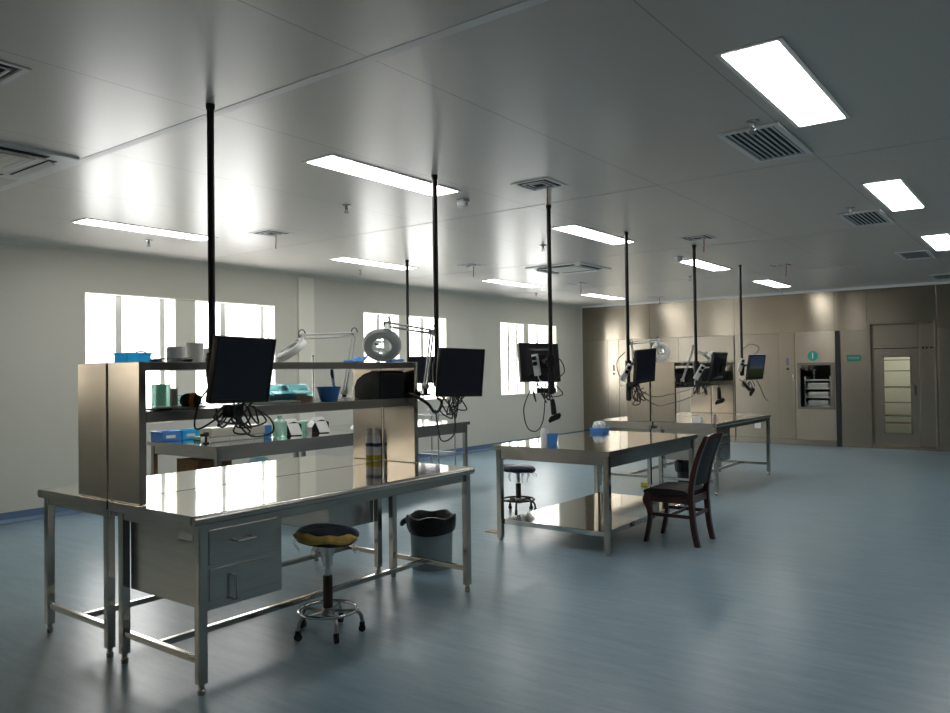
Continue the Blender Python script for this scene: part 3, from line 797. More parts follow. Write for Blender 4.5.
link_mesh('top_rail', M().prism([(-.165, .795), (.165, .795), (.168, .826), (.10, .838), (0, .844), (-.10, .838), (-.168, .826)], 'x', .308, .336), WOOD, ch)
link_mesh('lower_rail', M().box(.178, .20, -.158, .158, .44, .458, .004), WOOD, ch)

# ------------------------------------------------------------------ bins
def waste_bin(loc, r0, r1, h, mb, label, rz=0):
    t = thing('waste_bin', label, 'bin', loc, rz)
    link_mesh('bucket', M().lathe([(0, .002), (r0, .002), (r0 + .004, .012), (r1, h), (r1 + .008, h + .002), (r1 + .008, h - .012), (r1 - .004, h - .008), (r0 - .004, .016), (0, .014)], n=32), mb, t)
    rnd = random.Random(int(h * 1000)); ph = [rnd.uniform(0, 6) for _ in range(6)]
    def wob(i, w):
        k = [0, .3, 1, 1, .6, .5, .4, .3, .2][min(i, 8)]
        return (1 + .022 * k * math.sin(7 * w + ph[0] + i) + .018 * k * math.sin(13 * w + ph[1]), .012 * k * math.sin(5 * w + ph[2]) + ((.009 * math.sin(2 * w + ph[3])) if i <= 2 else 0))
    link_mesh('bin_liner', M().lathe([(r1 + .010, h - .10), (r1 + .019, h - .075), (r1 + .024, h - .02), (r1 + .020, h + .012), (r1 + .002, h + .016), (r1 - .012, h - .01), (r1 - .02, h - .10), (r1 * .6, h - .16), (0, h - .17)], n=48, wob=wob), BAG, t)
    return t
b = waste_bin((-3.49, 4.10, 0), .135, .150, .345, BIN_GREY, 'grey waste bin with black bag behind the right end of the nearest bench')
link_mesh('bag_knot', M().tube([(-.165, -.06, .315), (-.19, -.08, .30), (-.20, -.085, .28), (-.205, -.07, .285)], [.022, .02, .012, .016], 8, 3), BAG, b)
waste_bin((-3.43, 8.50, 0), .085, .10, .27, BIN_DARK, 'dark waste bin with bag on the floor beside the far bench, behind the chair')

# ------------------------------------------------------------------ poles and monitors
def pole(x, y, zb, label, r=.0165):
    t = thing('ceiling_pole', label, 'pole', (x, y, H), 0, 'black poles hanging from the ceiling')
    link_mesh('tube', M().tube([(0, 0, -.004), (0, 0, zb - H)], r, 14), BLACK_POLE, t)
    link_mesh('flange', M().lathe([(0, -.001), (.021, -.001), (.021, -.02), (.0175, -.03), (0, -.03)], n=20), BLACK_POLE, t)
    link_mesh('collar', M().lathe([(0, zb - H + .16), (.024, zb - H + .16), (.026, zb - H + .15), (.026, zb - H + .03), (.022, zb - H - .002), (0, zb - H - .002)], n=18), BLACK, t)
    return t
POLES = [(-3.185, 2.167, 1.29, 'nearest long black ceiling pole, carrying the leftmost monitor'),
         (-3.231, 3.87, 1.25, 'black ceiling pole at the right end of the nearest bench'),
         (-3.148, 5.148, 1.16, 'black ceiling pole over the middle table, carrying a monitor seen from behind'),
         (-5.963, 6.631, 1.20, 'thin looking black ceiling pole near the windows, behind the second pole'),
         (-3.221, 6.646, 1.05, 'black ceiling pole behind the right side of the middle table'),
         (-3.025, 7.831, 1.22, 'black ceiling pole over the near end of the far bench'),
         (-3.182, 9.767, 1.24, 'farthest black ceiling pole, carrying the lit monitor')]
for x, y, zb, lb in POLES: pole(x, y, zb, lb)

def monitor(c, yaw, tilt, roll, pole_xy, label, lit=False, w=.36, h=.31, cables=(), arm_dz=0.0, adapter=None):
    """built in local coordinates: screen normal +X at origin c, then turned"""
    t = thing('monitor', label, 'monitor', c, 0, 'monitors hung from the ceiling poles')
    ya, ti, ro = math.radians(yaw), math.radians(tilt), math.radians(roll)
    n = V((math.cos(ya) * math.cos(ti), math.sin(ya) * math.cos(ti), math.sin(ti)))
    r = V((-math.sin(ya), math.cos(ya), 0)); u = n.cross(r)
    r2 = r * math.cos(ro) + u * math.sin(ro); u2 = -r * math.sin(ro) + u * math.cos(ro)
    R = Matrix((n, r2, u2)).transposed().to_4x4()
    hs = M().box(-.032, 0, -w / 2, w / 2, -h / 2, h / 2, .007)
    hs.prism([(-.12, -.11), (.12, -.11), (.12, .11), (-.12, .11)], 'x', -.05, -.03)
    bm_ = M()
    bm_.add([(-.031, -.13, -.125), (-.031, .13, -.125), (-.031, .13, .125), (-.031, -.13, .125), (-.062, -.095, -.09), (-.062, .095, -.09), (-.062, .095, .09), (-.062, -.095, .09)],
            [[0, 3, 2, 1], [4, 5, 6, 7], [0, 1, 5, 4], [1, 2, 6, 5], [2, 3, 7, 6], [3, 0, 4, 7]])
    hs = M().box(-.032, 0, -w / 2, w / 2, -h / 2, h / 2, .007); hs.add(bm_.v, bm_.f)
    hs.box(-.004, .003, -w / 2, -w / 2 + .016, -h / 2, h / 2, .003).box(-.004, .003, w / 2 - .016, w / 2, -h / 2, h / 2, .003)
    hs.box(-.004, .003, -w / 2 + .016, w / 2 - .016, h / 2 - .016, h / 2, .003).box(-.004, .003, -w / 2 + .016, w / 2 - .016, -h / 2, -h / 2 + .02, .003)
    hs = hs.xf(R)
    link_mesh('housing', hs, BLACK, t)
    link_mesh('screen', M().box(-.002, .0008, -w / 2 + .017, w / 2 - .017, -h / 2 + .021, h / 2 - .017).xf(R), PICTURE if lit else SCREEN, t)
    vp = M().box(-.078, -.062, -.055, .055, -.055, .055, .003).xf(R)
    link_mesh('mount_plate', vp, BLACK_POLE, t)
    pb = R @ V((-.08, 0, 0))
    px, py = pole_xy[0] - c[0], pole_xy[1] - c[1]
    pz = pb.z + arm_dz
    e = V((px, py, pz)); dlt = (pb - e); dlt.z = 0
    dn = dlt.normalized() if dlt.length > 1e-4 else V((1, 0, 0))
    ar = M().tube([pb, pb.lerp(e, .5) + V((0, 0, .015)), e], .015, 10)
    ar.tube([e + V((0, 0, -.045)), e + V((0, 0, .045))], .030, 16)
    kn = e + V((-dn.y, dn.x, 0)) * .045; dn = V((dn.y, -dn.x, 0))
    ar.tube([e, kn], .008, 8).lathe([(0, 0), (.018, 0), (.018, .02), (0, .02)], tuple(kn), tuple(-dn), 10)
    link_mesh('pole_clamp', ar, BLACK_POLE, t)
    if adapter:
        q, sz, rz_ = adapter
        link_mesh('adapter', M().box(-sz[0], sz[0], -sz[1], sz[1], -sz[2], sz[2], .006).xf(Matrix.Translation(V(q) - V(c)) @ Matrix.Rotation(math.radians(rz_), 4, 'Z')), BLACK, t)
    for k, pts in enumerate(cables):
        link_mesh('cable', M().tube([V(p) - V(c) for p in pts], .0045, 6, 6), CABLE, t)
    return t

def loops(c, seed, n=6, spread=.10, drop=.16, fwd=(0, 0)):
    """tangled leads hanging below a point"""
    rnd = random.Random(seed); out = []
    for k in range(n):
        a = V(c) + V((rnd.uniform(-.06, .06), rnd.uniform(-.09, .09), rnd.uniform(-.02, .03)))
        b = V(c) + V((rnd.uniform(-.06, .06), rnd.uniform(-.12, .12), rnd.uniform(-.06, 0)))
        m1 = a.lerp(b, .3) + V((rnd.uniform(-spread, spread) * .5, rnd.uniform(-spread, spread), -rnd.uniform(.4, 1) * drop))
        m2 = a.lerp(b, .7) + V((rnd.uniform(-spread, spread) * .5, rnd.uniform(-spread, spread), -rnd.uniform(.4, 1) * drop))
        out.append([a, m1, m2, b])
    return out

P_ = POLES
# leftmost
monitor((-3.048, 2.245, 1.364), 6.6, -10.3, -.9, P_[0][:2], 'nearest black monitor on the first pole, screen tilted down, over the nearest bench',
        adapter=((-3.10, 2.22, 1.175), (.03, .045, .03), 20), cables=loops((-3.10, 2.24, 1.20), 1, 9, .09, .13) + [[(-3.17, 2.165, 1.31), (-3.19, 2.10, 1.22), (-3.16, 2.06, 1.10), (-3.12, 2.14, 1.14), (-3.10, 2.2, 1.2)],
                [(-3.09, 2.3, 1.2), (-3.06, 2.40, 1.13), (-3.07, 2.42, 1.06), (-3.10, 2.32, 1.05), (-3.1, 2.24, 1.12)]])
monitor((-3.058, 3.91, 1.336), -14.6, -5.7, -1.3, P_[1][:2], 'black monitor at the right end of the nearest bench, screen facing the camera',
        cables=loops((-3.11, 3.92, 1.20), 12, 8, .09, .13) + [
                [(-3.2, 3.86, 1.2), (-3.18, 3.97, 1.08), (-3.20, 4.0, .93), (-3.23, 3.90, .90), (-3.24, 3.86, 1.1)]])
monitor((-3.319, 5.234, 1.402), 152.1, -8.4, 1.0, P_[2][:2], 'black monitor over the middle table, seen from behind against the far window',
        cables=loops((-3.24, 5.20, 1.22), 3, 9, .08, .10) + [[(-3.33, 5.14, 1.20), (-3.36, 5.08, 1.05), (-3.345, 5.10, .90), (-3.30, 5.16, .865), (-3.26, 5.20, .95), (-3.25, 5.22, 1.15)],
                [(-3.14, 5.15, 1.45), (-3.08, 5.18, 1.42), (-3.06, 5.2, 1.33), (-3.12, 5.17, 1.27)]], adapter=((-3.22, 5.19, 1.185), (.075, .03, .02), 35))
monitor((-5.86, 6.80, 1.362), -30, -4, 0, P_[3][:2], 'black monitor half hidden behind the shelf unit, on the pole near the windows',
        cables=loops((-5.95, 6.75, 1.18), 4, 6, .10, .15))
monitor((-3.046, 6.653, 1.369), -3.9, -5.7, 3.8, P_[4][:2], 'black monitor hung right of the middle table, screen turned sharply to the right',
        cables=loops((-3.15, 6.66, 1.18), 15, 8, .13, .13) + [[(-3.2, 6.65, 1.2), (-3.1, 6.9, 1.08), (-3.2, 7.6, 1.08), (-3.22, 8.3, 1.13), (-3.33, 8.75, 1.20)],
                [(-3.2, 6.66, 1.17), (-3.1, 6.95, 1.0), (-3.2, 7.5, .98), (-3.21, 8.2, 1.04), (-3.33, 8.70, 1.15)], [(-3.24, 6.62, 1.5), (-3.30, 6.58, 1.42), (-3.29, 6.58, 1.30), (-3.24, 6.62, 1.22)]], adapter=((-3.15, 6.62, 1.20), (.03, .05, .025), 0))
monitor((-2.874, 8.005, 1.356), 179.2, 12.1, -.2, P_[5][:2], 'black monitor over the far bench, seen from behind and turned away',
        cables=loops((-2.98, 7.87, 1.19), 6, 7, .10, .11), arm_dz=.03, adapter=((-2.962, 7.93, 1.27), (.03, .05, .07), 0))
monitor((-2.991, 9.741, 1.341), -12.7, -9.6, .8, P_[6][:2], 'farthest monitor, with a lit landscape picture on its screen', lit=True, adapter=((-3.10, 9.82, 1.31), (.03, .035, .075), 0),
        cables=loops((-3.10, 9.74, 1.18), 7, 6, .08, .10) + [[(-3.18, 9.77, 1.56), (-3.08, 9.80, 1.63), (-2.98, 9.80, 1.58), (-3.02, 9.77, 1.50)], [(-3.0, 9.75, 1.18), (-2.96, 9.78, 1.08), (-2.93, 9.8, .98), (-2.90, 9.86, .92)]])

def power_strip(c, axis, label, face):
    t = thing('power_strip', label, 'power strip', c, 0, 'white power strips tied behind the monitors')
    z = V(axis).normalized(); f = V(face).normalized(); f = (f - z * f.dot(z)).normalized(); y = z.cross(f)
    R = Matrix((f, y, z)).transposed().to_4x4()
    link_mesh('body', M().box(-.014, .014, -.026, .026, -.085, .085, .006).xf(R), WHITE_P, t)
    for zz in (-.045, .0, .045):
        link_mesh('outlet', M().lathe([(0, .0025), (.017, .0025), (.018, 0)], tuple(R @ V((.0135, 0, zz))), tuple(f), 14), GREYLIGHT, t)
    for zz in (.012, .055):
        link_mesh('plug', M().box(.015, .05, -.015, .015, zz - .015, zz + .015, .005).xf(R), BLACK, t)
    link_mesh('lead', M().tube([R @ V((0, 0, -.084)), R @ V((.005, .01, -.12)), R @ V((-.01, .03, -.14))], .004, 6, 4), WHITE_P, t)
    return t
power_strip((-3.262, 5.115, 1.385), (-.10, -.10, 1), 'white power strip on the back of the monitor over the middle table', (.3, -1, 0))
power_strip((-3.215, 6.585, 1.31), (.55, .15, 1), 'white power strip tilted behind the sharply turned monitor', (.6, -1, 0))
power_strip((-2.965, 7.76, 1.30), (.55, .15, 1), 'white power strip tilted behind the far monitor that is turned away', (.6, -1, 0))
power_strip((-3.17, 9.70, 1.37), (.3, .1, 1), 'white power strip on the farthest pole beside the lit monitor', (.6, -1, 0))

def scanner(loc, R, label, mt=BLACK):
    t = thing('barcode_scanner', label, 'scanner', loc, 0, 'handheld barcode scanners')
    link_mesh('grip', M().tube([(0, 0, .075), (.004, 0, .03), (.012, 0, -.02), (.014, 0, -.045)], [.017, .021, .022, .022], 10, 4).xf(R), mt, t)
    hd = link_mesh('head', M().prism([(-.030, -.040), (.045, -.052), (.068, -.075), (.062, -.098), (-.018, -.085), (-.036, -.065)], 'y', -.03, .03).xf(R), mt, t)
    link_mesh('window', M().box(.062, .068, -.024, .024, -.094, -.078, .002).xf(R), SCREEN, t)
    link_mesh('trigger', M().box(.018, .030, -.007, .007, -.03, .0, .004).xf(R), ORANGE, t)
    link_mesh('cord', M().tube([R @ V((0, 0, .072)), R @ V((-.004, .004, .10)), R @ V((.0, .0, .14))], .004, 6, 4), CABLE, t)
    return t
rotz = lambda a: Matrix.Rotation(math.radians(a), 4, 'Z')
roty = lambda a: Matrix.Rotation(math.radians(a), 4, 'Y')
rotx = lambda a: Matrix.Rotation(math.radians(a), 4, 'X')
scanner((-3.135, 5.17, 1.045), rotz(-155) @ roty(14), 'black barcode scanner dangling below the monitor over the middle table')
scanner((-3.05, 9.58, 1.10), rotz(200) @ roty(48), 'black barcode scanner under the farthest lit monitor')
scanner((-2.86, 8.06, 1.06), rotz(200) @ roty(10), 'black barcode scanner hanging under the far monitor that is turned away')
# hand scanner resting on the middle shelf with an orange mark
t = thing('handheld_tool', 'black round handheld device with orange mark on the middle shelf, left of the nearest monitor', 'device', (-3.40, 2.19, 1.183))
link_mesh('body', M().lathe([(0, -.050), (.016, -.047), (.028, -.038), (.036, -.02), (.0365, .016), (.030, .034), (.018, .046), (0, .05)], (0, 0, .037), (.75, .6, 0), 20), RUBBER, t)
link_mesh('orange_mark', M().lathe([(.0375, -.006), (.0385, -.002), (.0385, .012), (.0375, .016)], (.008, .0065, .037), (.75, .6, 0), 20), ORANGE, t)

# ------------------------------------------------------------------ magnifier lamps
def mag_lamp(base, elbow, wrist, head, nrm, label, R=.125, bracket=None):
    t = thing('magnifier_lamp', label, 'magnifier lamp', base, 0, 'white magnifier lamps on jointed arms')
    b = V(base); E_ = V(elbow) - b; W_ = V(wrist) - b; Hd = V(head) - b; n = V(nrm).normalized()
    side = V((0, 0, 1)).cross(V((E_.x + .001, E_.y, 0)) + V((W_ - E_).xy.to_3d())).normalized()
    cl = M().box(-.03, .03, -.022, .022, 0, .012, .003).lathe([(0, .01), (.015, .01), (.014, .06), (0, .06)], n=12)
    if bracket: cl.box(*bracket, .002)
    link_mesh('clamp', cl, BLACK, t)
    def rods(p, q, off):
        d_ = (q - p).normalized(); pe = d_.cross(side).normalized()
        m = M()
        for s in (-1, 1): m.tube([p + pe * off * s, q + pe * off * s], .0065, 8)
        return m
    B0 = V((0, 0, .06))
    link_mesh('lower_arm', rods(B0, E_, .013), ENAMEL, t)
    link_mesh('upper_arm', rods(E_, W_, .012), ENAMEL, t)
    link_mesh('spring', M().tube([E_ + (W_ - E_) * .05 + V((0, 0, -.004)), E_ + (W_ - E_) * .38 + V((0, 0, -.014))], .0055, 8), CHROME_DULL, t)
    link_mesh('spring', M().tube([B0 + (E_ - B0) * .04 + side * .012, B0 + (E_ - B0) * .35 + side * .010], .0055, 8), CHROME_DULL, t)
    for p in (E_, W_, B0): link_mesh('joint', M().tube([p - side * .016, p + side * .016], .020, 14), ENAMEL, t)
    for p in (E_, W_): link_mesh('lead', M().ring(tuple(p + V((0, 0, .018))), .028, .0035, tuple(side), 16, 6, 0, 2 * PI), CABLE, t)
    up_ = (W_ - Hd); up_ = (up_ - n * up_.dot(n)); up_ = up_.normalized() if up_.length > 1e-4 else V((0, 0, 1))
    link_mesh('neck', M().tube([W_, W_.lerp(Hd + up_ * R * .85, .6), Hd + up_ * R * .80], [.014, .02, .034], 10, 4), GREYLIGHT, t)
    ri = R * .50
    prof = [(ri, -.012), (ri, .012), (ri + .006, .018), (R * .9, .016), (R, .002), (R, -.014), (R * .92, -.022), (ri + .01, -.024), (ri, -.012)]
    hd = link_mesh('head', M().lathe(prof, tuple(Hd), tuple(n), 40), GREYLIGHT, t)
    link_mesh('light_ring', M().lathe([(ri + .012, .0185), (ri + .014, .020), (R * .78, .019), (R * .80, .017)], tuple(Hd), tuple(n), 40), WHITE_P, hd)
    link_mesh('lens', M().lathe([(0, .010), (ri * .5, .0085), (ri, .003), (ri, -.003), (ri * .5, -.0085), (0, -.010)], tuple(Hd), tuple(n), 32), LENS, t)
    return t
LENS = mat('magnifier_lens', (0.85, 0.92, 0.95), 0.03, trans=1.0)
LENS.node_tree.nodes['Principled BSDF'].inputs['IOR'].default_value = 1.5
ZM = 1.1805
mag_lamp((-3.965, 3.745, 1.15), (-3.965, 3.848, 1.615), (-3.965, 3.374, 1.585), (-3.965, 3.282, 1.497), (-.2, -.55, .8), 'white magnifier lamp over the shelf units, head seen edge on beside the nearest monitor', R=.112, bracket=(.03, .051, -.015, .015, -.01, .012))
# lamp at the end panel: its clamp grips the front edge of the shelf unit's end
mag_lamp((-3.30, 3.835, 1.19), (-3.30, 3.907, 1.606), (-3.30, 3.479, 1.640), (-3.30, 3.433, 1.508), (.52, -.60, -.58), 'white magnifier lamp with round head facing the camera above the black printer', R=.118, bracket=(-.042, -.03, -.045, -.015, -.01, .03))
mag_lamp((-3.83, 8.042, 1.4095), (-3.83, 7.985, 1.630), (-3.83, 8.70, 1.680), (-3.83, 8.79, 1.548), (.75, -.60, .20), 'white magnifier lamp whose round head shows right of the sharply turned monitor', R=.118)
mag_lamp((-3.31, 8.16, 1.15), (-3.31, 8.48, 1.557), (-3.31, 8.88, 1.485), (-3.265, 9.0, 1.47), (.5, -.6, .6), 'white magnifier lamp with long arms in front of the far black printer', R=.075, bracket=(-.033, -.03, -.015, .015, -.01, .012))
t = thing('canister', 'pale round topped canister on the far middle shelf behind the monitor that is turned away', 'canister', (-3.48, 9.50, 1.1805))
link_mesh('body', M().lathe([(0, .001), (.075, .001), (.078, .02), (.078, .12)], n=28), ROLLW, t)
link_mesh('lid', M().lathe([(.080, .118), (.080, .135), (.070, .165), (.04, .182), (0, .186)], n=28), ROLLW, t)
# ------------------------------------------------------------------ things on the near shelf units
ZT_ = 1.4085 + .0005
ZM = 1.1805
t = thing('plastic_basket', 'blue plastic basket on the top shelf at the left end', 'basket', (-3.80, 2.118, ZT_), math.radians(4))
w_, l_, h_ = .055, .066, .05
ba = M()
for s in (-1, 1):
    ba.box(s * w_ - .003, s * w_ + .003, -l_, l_, 0, h_, .002); ba.box(-w_, w_, s * l_ - .003, s * l_ + .003, 0, h_, .002)
ba.box(-w_, w_, -l_, l_, 0, .005)
link_mesh('tub', ba, SKYBLUE, t)
rim = M()
for s in (-1, 1):
    rim.box(s * (w_ + .004) - .006, s * (w_ + .004) + .006, -l_ - .01, l_ + .01, h_ - .004, h_ + .004, .002); rim.box(-w_ - .01, w_ + .01, s * (l_ + .004) - .006, s * (l_ + .004) + .006, h_ - .004, h_ + .004, .002)
link_mesh('rim', rim, SKYBLUE, t)
link_mesh('handle', M().tube([(w_, -.02, h_), (w_ + .006, -.015, h_ + .008), (w_ + .006, .03, h_ + .008), (w_, .035, h_)], .004, 8, 3), BLUE, t)
t = thing('instrument_tray', 'flat grey metal tray on the top shelf beside the blue basket', 'tray', (-3.70, 2.275, ZT_), 0)
link_mesh('pan', M().prism([(-.085, .001), (.085, .001), (.095, .020), (.088, .020), (.080, .006), (-.080, .006), (-.088, .020), (-.095, .020)], 'x', -.05, .05), STEEL, t)
link_mesh('lid', M().box(-.05, .05, -.088, .092, .021, .026, .002, Euler((.04, 0, 0))), STEEL, t)
def roll(loc, r, h, label, m=ROLLW, core=.2, grp='rolls on the top shelf', name='paper_roll'):
    t = thing(name, label, 'roll', loc, 0, grp)
    link_mesh('paper', M().lathe([(r * .5, h * .985), (r * .96, h), (r, h * .985), (r, .001)], n=28), m, t)
    link_mesh('core', M().lathe([(r * .5, .002), (r * .5, h * .985)], n=18), m, t)
    return t
roll((-3.80, 2.365, ZT_), .050, .088, 'shorter white paper roll standing on the top shelf left of the nearest pole')
roll((-3.80, 2.478, ZT_), .045, .112, 'taller white paper roll standing on the top shelf next to the nearest pole')
roll((-3.81, 2.57, ZT_), .036, .085, 'small white paper roll half hidden behind the nearest pole', grp='rolls on the top shelf')
roll((-3.80, 2.275, ZM), .047, .118, 'green wrap roll standing on the middle shelf near the left end panel', GREENW, .15, 'rolls on the middle shelf', 'wrap_roll')
roll((-3.71, 2.292, ZM), .019, .095, 'narrow white roll standing before the green wrap roll', WHITE_MATTE, .15, 'rolls on the middle shelf')
t = thing('folded_cloth', 'low green folded cloth on the middle shelf behind the black handheld device', 'cloth', (-3.80, 2.42, ZM))
cm = M()
for k in range(4): cm.box(-.06, .06, -.07, .07 - .004 * k, .001 + .014 * k, .0135 + .014 * k, .005)
link_mesh('layers', cm, GREENW, t)
t = thing('paper_stack', 'loose white papers on the middle shelf at the left end', 'paper', (-3.45, 2.17, ZM), math.radians(12))
pm = M()
for k in range(3): pm.box(-.09 + .01 * k, .06 + .01 * k, -.10, .10, .001 + .004 * k, .004 + .004 * k, 0, rotz(7 * k - 5).to_3x3())
link_mesh('sheets', pm, WHITE_MATTE, t)
link_mesh('clipboard', M().box(-.05, .05, -.19, -.10, .002, .008, .002), BLACK, t)
for k, (yy, lb) in enumerate(((2.86, 'pale cyan open storage bin on the middle shelf, leftmost beside the nearest monitor'), (3.025, 'pale cyan open storage bin in the middle of the three on the shelf'), (3.185, 'pale cyan open storage bin on the shelf nearest the blue basin'))):
    t = thing('storage_bin', lb, 'storage bin', (-3.80, yy, ZM), 0, 'pale cyan storage bins')
    bb = M(); w2 = .068
    side = [(.06, .001), (.075, .045), (.030, .060), (.0, .092), (-.06, .092), (-.06, .001)]
    for s in (-1, 1): bb.prism(side, 'y', s * w2 - .003, s * w2 + .003)
    bb.box(-.063, -.057, -w2, w2, .001, .092).box(-.06, .06, -w2, w2, .001, .006)
    bb.box(.060, .066, -w2, w2, .001, .045, 0, Euler((0, .3, 0)))
    link_mesh('shell', bb, CYAN, t)
    link_mesh('lid', M().box(-.062, .01, -w2 - .003, w2 + .003, .093, .099, .002).box(-.002, .045, -w2 - .003, w2 + .003, .074, .079, .001, Euler((0, .75, 0))), CYAN, t)
    link_mesh('contents', M().box(-.05, .05, -.05, .05, .008, .04, .01), WHITE_MATTE, t)
t = thing('wooden_disc', 'tan round wooden block on the middle shelf left of the blue basin', 'block', (-3.52, 3.01, ZM))
link_mesh('block', M().lathe([(0, .001), (.046, .001), (.05, .008), (.048, .026), (.042, .032), (0, .032)], n=28), TAN, t)
t = thing('shelf_liner', 'cream board lying on the middle shelf under the cyan bins', 'board', (-3.53, 2.80, ZM))
link_mesh('board', M().box(-.05, .05, -.17, .15, .001, .012, .003), CREAM_P, t)
t = thing('basin', 'blue plastic basin on the middle shelf left of the black printer', 'basin', (-3.45, 3.135, ZM))
link_mesh('bowl', M().lathe([(0, .001), (.048, .001), (.052, .006), (.068, .078), (.073, .080), (.073, .084), (.064, .082), (.048, .010), (0, .008)], n=32), BLUE, t)
link_mesh('rim', M().ring((0, 0, .081), .071, .004, n=32, k=6), BLUE, t)
# label printer
t = thing('label_printer', 'black label printer on the middle shelf under the magnifier lamp', 'printer', (-3.48, 3.60, ZM))
link_mesh('body', M().prism([(-.118, .003), (-.118, .075), (-.095, .12), (-.035, .155), (.02, .168), (.085, .170), (.098, .16), (.098, .003)], 'y', -.113, .115), BLACK, t)
link_mesh('side_cover', M().box(.098, .108, -.108, .110, .004, .160, .004).box(.02, .10, -.105, .105, .169, .176, .003), mat('printer_cover', (0.018, 0.020, 0.024), .32), t)
link_mesh('badge', M().lathe([(0, .003), (.012, .003), (.014, 0)], (.02, -.113, .105), (0, -1, 0), 16), SCREEN, t)
link_mesh('feed_slot', M().box(-.120, -.116, -.07, .07, .045, .055, .001), STEEL_DARK, t)
link_mesh('cable', M().tube([(-.0, .113, .05), (.02, .128, .10), (.05, .140, .07), (.07, .142, .012), (.09, .125, .006)], .0045, 6, 5), CABLE, t)
link_mesh('foot', M().box(-.10, .09, -.10, .10, 0, .004), RUBBER, t)
# blue gloves on the top shelf behind the lamp head
def glove(loc, rz, label, seed):
    t = thing('rubber_glove', label, 'glove', loc, rz, 'blue gloves on the top shelf')
    m = M().box(-.045, .045, -.05, .02, .001, .022, .009)
    link_mesh('palm', m, BLUE, t)
    rnd = random.Random(seed)
    for k in range(4):
        y0 = -.036 + k * .024; ln = (.055, .07, .075, .06)[k]
        link_mesh('finger', M().tube([(y0, .012, .012), (y0 * 1.1, .012 + ln * .6, .018 + rnd.uniform(0, .02)), (y0 * 1.2, .012 + ln, .024 + rnd.uniform(0, .03))], [.011, .011, .008], 8, 4), BLUE, t)
    link_mesh('thumb', M().tube([(-.040, -.02, .012), (-.06, .0, .016), (-.07, .03, .02)], [.012, .012, .008], 8, 4), BLUE, t)
    link_mesh('cuff', M().box(-.04, .04, -.10, -.045, .002, .02, .008), BLUE, t)
    return t
glove((-3.80, 3.70, ZT_), .25, 'blue rubber glove on the top shelf left of the round lamp head', 1)
g = glove((-3.58, 3.715, ZT_), 0, 'blue rubber glove on the top shelf right under the round lamp head', 2); g.rotation_euler = (0, 0, 2.2); g.location = (-3.77, 3.66, ZT_ + .03)
g.location = (-3.46, 3.66, ZT_)
# chrome rod with hook and hanging blue cord (hang from the top shelf of the rear unit)
t = thing('hanging_rod', 'thin chrome rod standing through the shelves left of the blue basin', 'rod', (-3.925, 3.43, 1.18))
link_mesh('rod', M().tube([(0, 0, .001), (0, 0, .28)], .005, 10), CHROME, t)
link_mesh('tip', M().lathe([(0, .29), (.004, .288), (.008, .28), (.007, .272), (0, .27)], n=12), CHROME, t)
t = thing('coiled_lanyard', 'blue coiled cord hanging from the top shelf above the blue basin', 'cord', (-3.75, 3.435, 1.368))
pts = []
for k in range(60):
    q = k / 59; pts.append((.009 * math.cos(k * .9), .009 * math.sin(k * .9) + .02 * q, -.004 - .14 * q))
link_mesh('coil', M().tube(pts, .0035, 6), BLUE, t)
link_mesh('plug', M().tube([(0, 0, 0), (.0, .0, -.03), (.0, .005, -.055)], [.009, .012, .008], 8, 3), BLUE, t)
# spray cans standing on the rear bench in front of its end panel
for (x, y, lb) in ((-3.712, 3.730, 'left one of the two white spray cans with yellow band at the shelf end panel'), (-3.655, 3.741, 'right one of the two white spray cans with yellow band at the shelf end panel')):
    t = thing('spray_can', lb, 'spray can', (x, y, ZW), 0, 'white spray cans')
    link_mesh('can', M().lathe([(0, .001), (.024, .001), (.0255, .005), (.0255, .155), (.022, .168), (.014, .176), (0, .176)], n=24), mat('can_white', (.85, .86, .88), .35), t)
    link_mesh('yellow_band', M().lathe([(.0257, .006), (.0262, .008), (.0262, .036), (.0257, .038)], n=24), YELLOW, t)
    link_mesh('print', M().lathe([(.0257, .095), (.0260, .096), (.0260, .116), (.0257, .118)], n=24), mat('can_print', (.05, .06, .12), .4), t)
    link_mesh('cap', M().lathe([(.020, .168), (.020, .205), (.016, .211), (0, .212)], n=20), WHITE_P, t)
# cables on the shelf end
single('cable_bundle', M().tube([(-3.36, 3.715, 1.195), (-3.325, 3.73, 1.200), (-3.255, 3.80, 1.14), (-3.285, 3.90, 1.08), (-3.30, 3.97, 1.09), (-3.29, 3.985, 1.14), (-3.295, 3.95, 1.17)], .010, 8, 6), CABLE, 'thick black cable bundle draped from the middle shelf end to the second pole', 'cable')

# ------------------------------------------------------------------ middle table things
t = thing('pump_bottle', 'white pump bottle on the middle table beside the blue cup', 'bottle', (-3.305, 5.29, ZW)); t.scale = (1.12, 1.12, 1.1)
link_mesh('bottle', M().lathe([(0, .001), (.027, .001), (.029, .006), (.029, .085), (.024, .105), (.012, .115), (.012, .122), (0, .122)], n=24), ROLLW, t)
link_mesh('pump', M().lathe([(.014, .118), (.014, .134), (.006, .136), (.005, .155), (.010, .157), (.010, .166), (0, .167)], n=16).tube([(0, 0, .161), (-.02, -.012, .161), (-.034, -.02, .154)], .005, 8), WHITE_P, t)
t = thing('blue_cup', 'small blue square cup on the middle table next to the pump bottle', 'cup', (-3.238, 5.305, ZW), .3)
cu = M()
a, bq, hq = .030, .037, .082
for R4 in range(4):
    cu.add([tuple(Matrix.Rotation(R4 * PI / 2, 3, 'Z') @ V(p)) for p in ((-a, -a, .001), (a, -a, .001), (bq, -bq, hq), (-bq, -bq, hq), (-a + .003, -a + .004, .005), (a - .003, -a + .004, .005), (bq - .003, -bq + .004, hq), (-bq + .003, -bq + .004, hq))],
           [[0, 1, 2, 3], [4, 7, 6, 5], [3, 2, 6, 7], [0, 4, 5, 1]])
cu.box(-a, a, -a, a, .001, .005)
link_mesh('body', cu, BLUE, t)
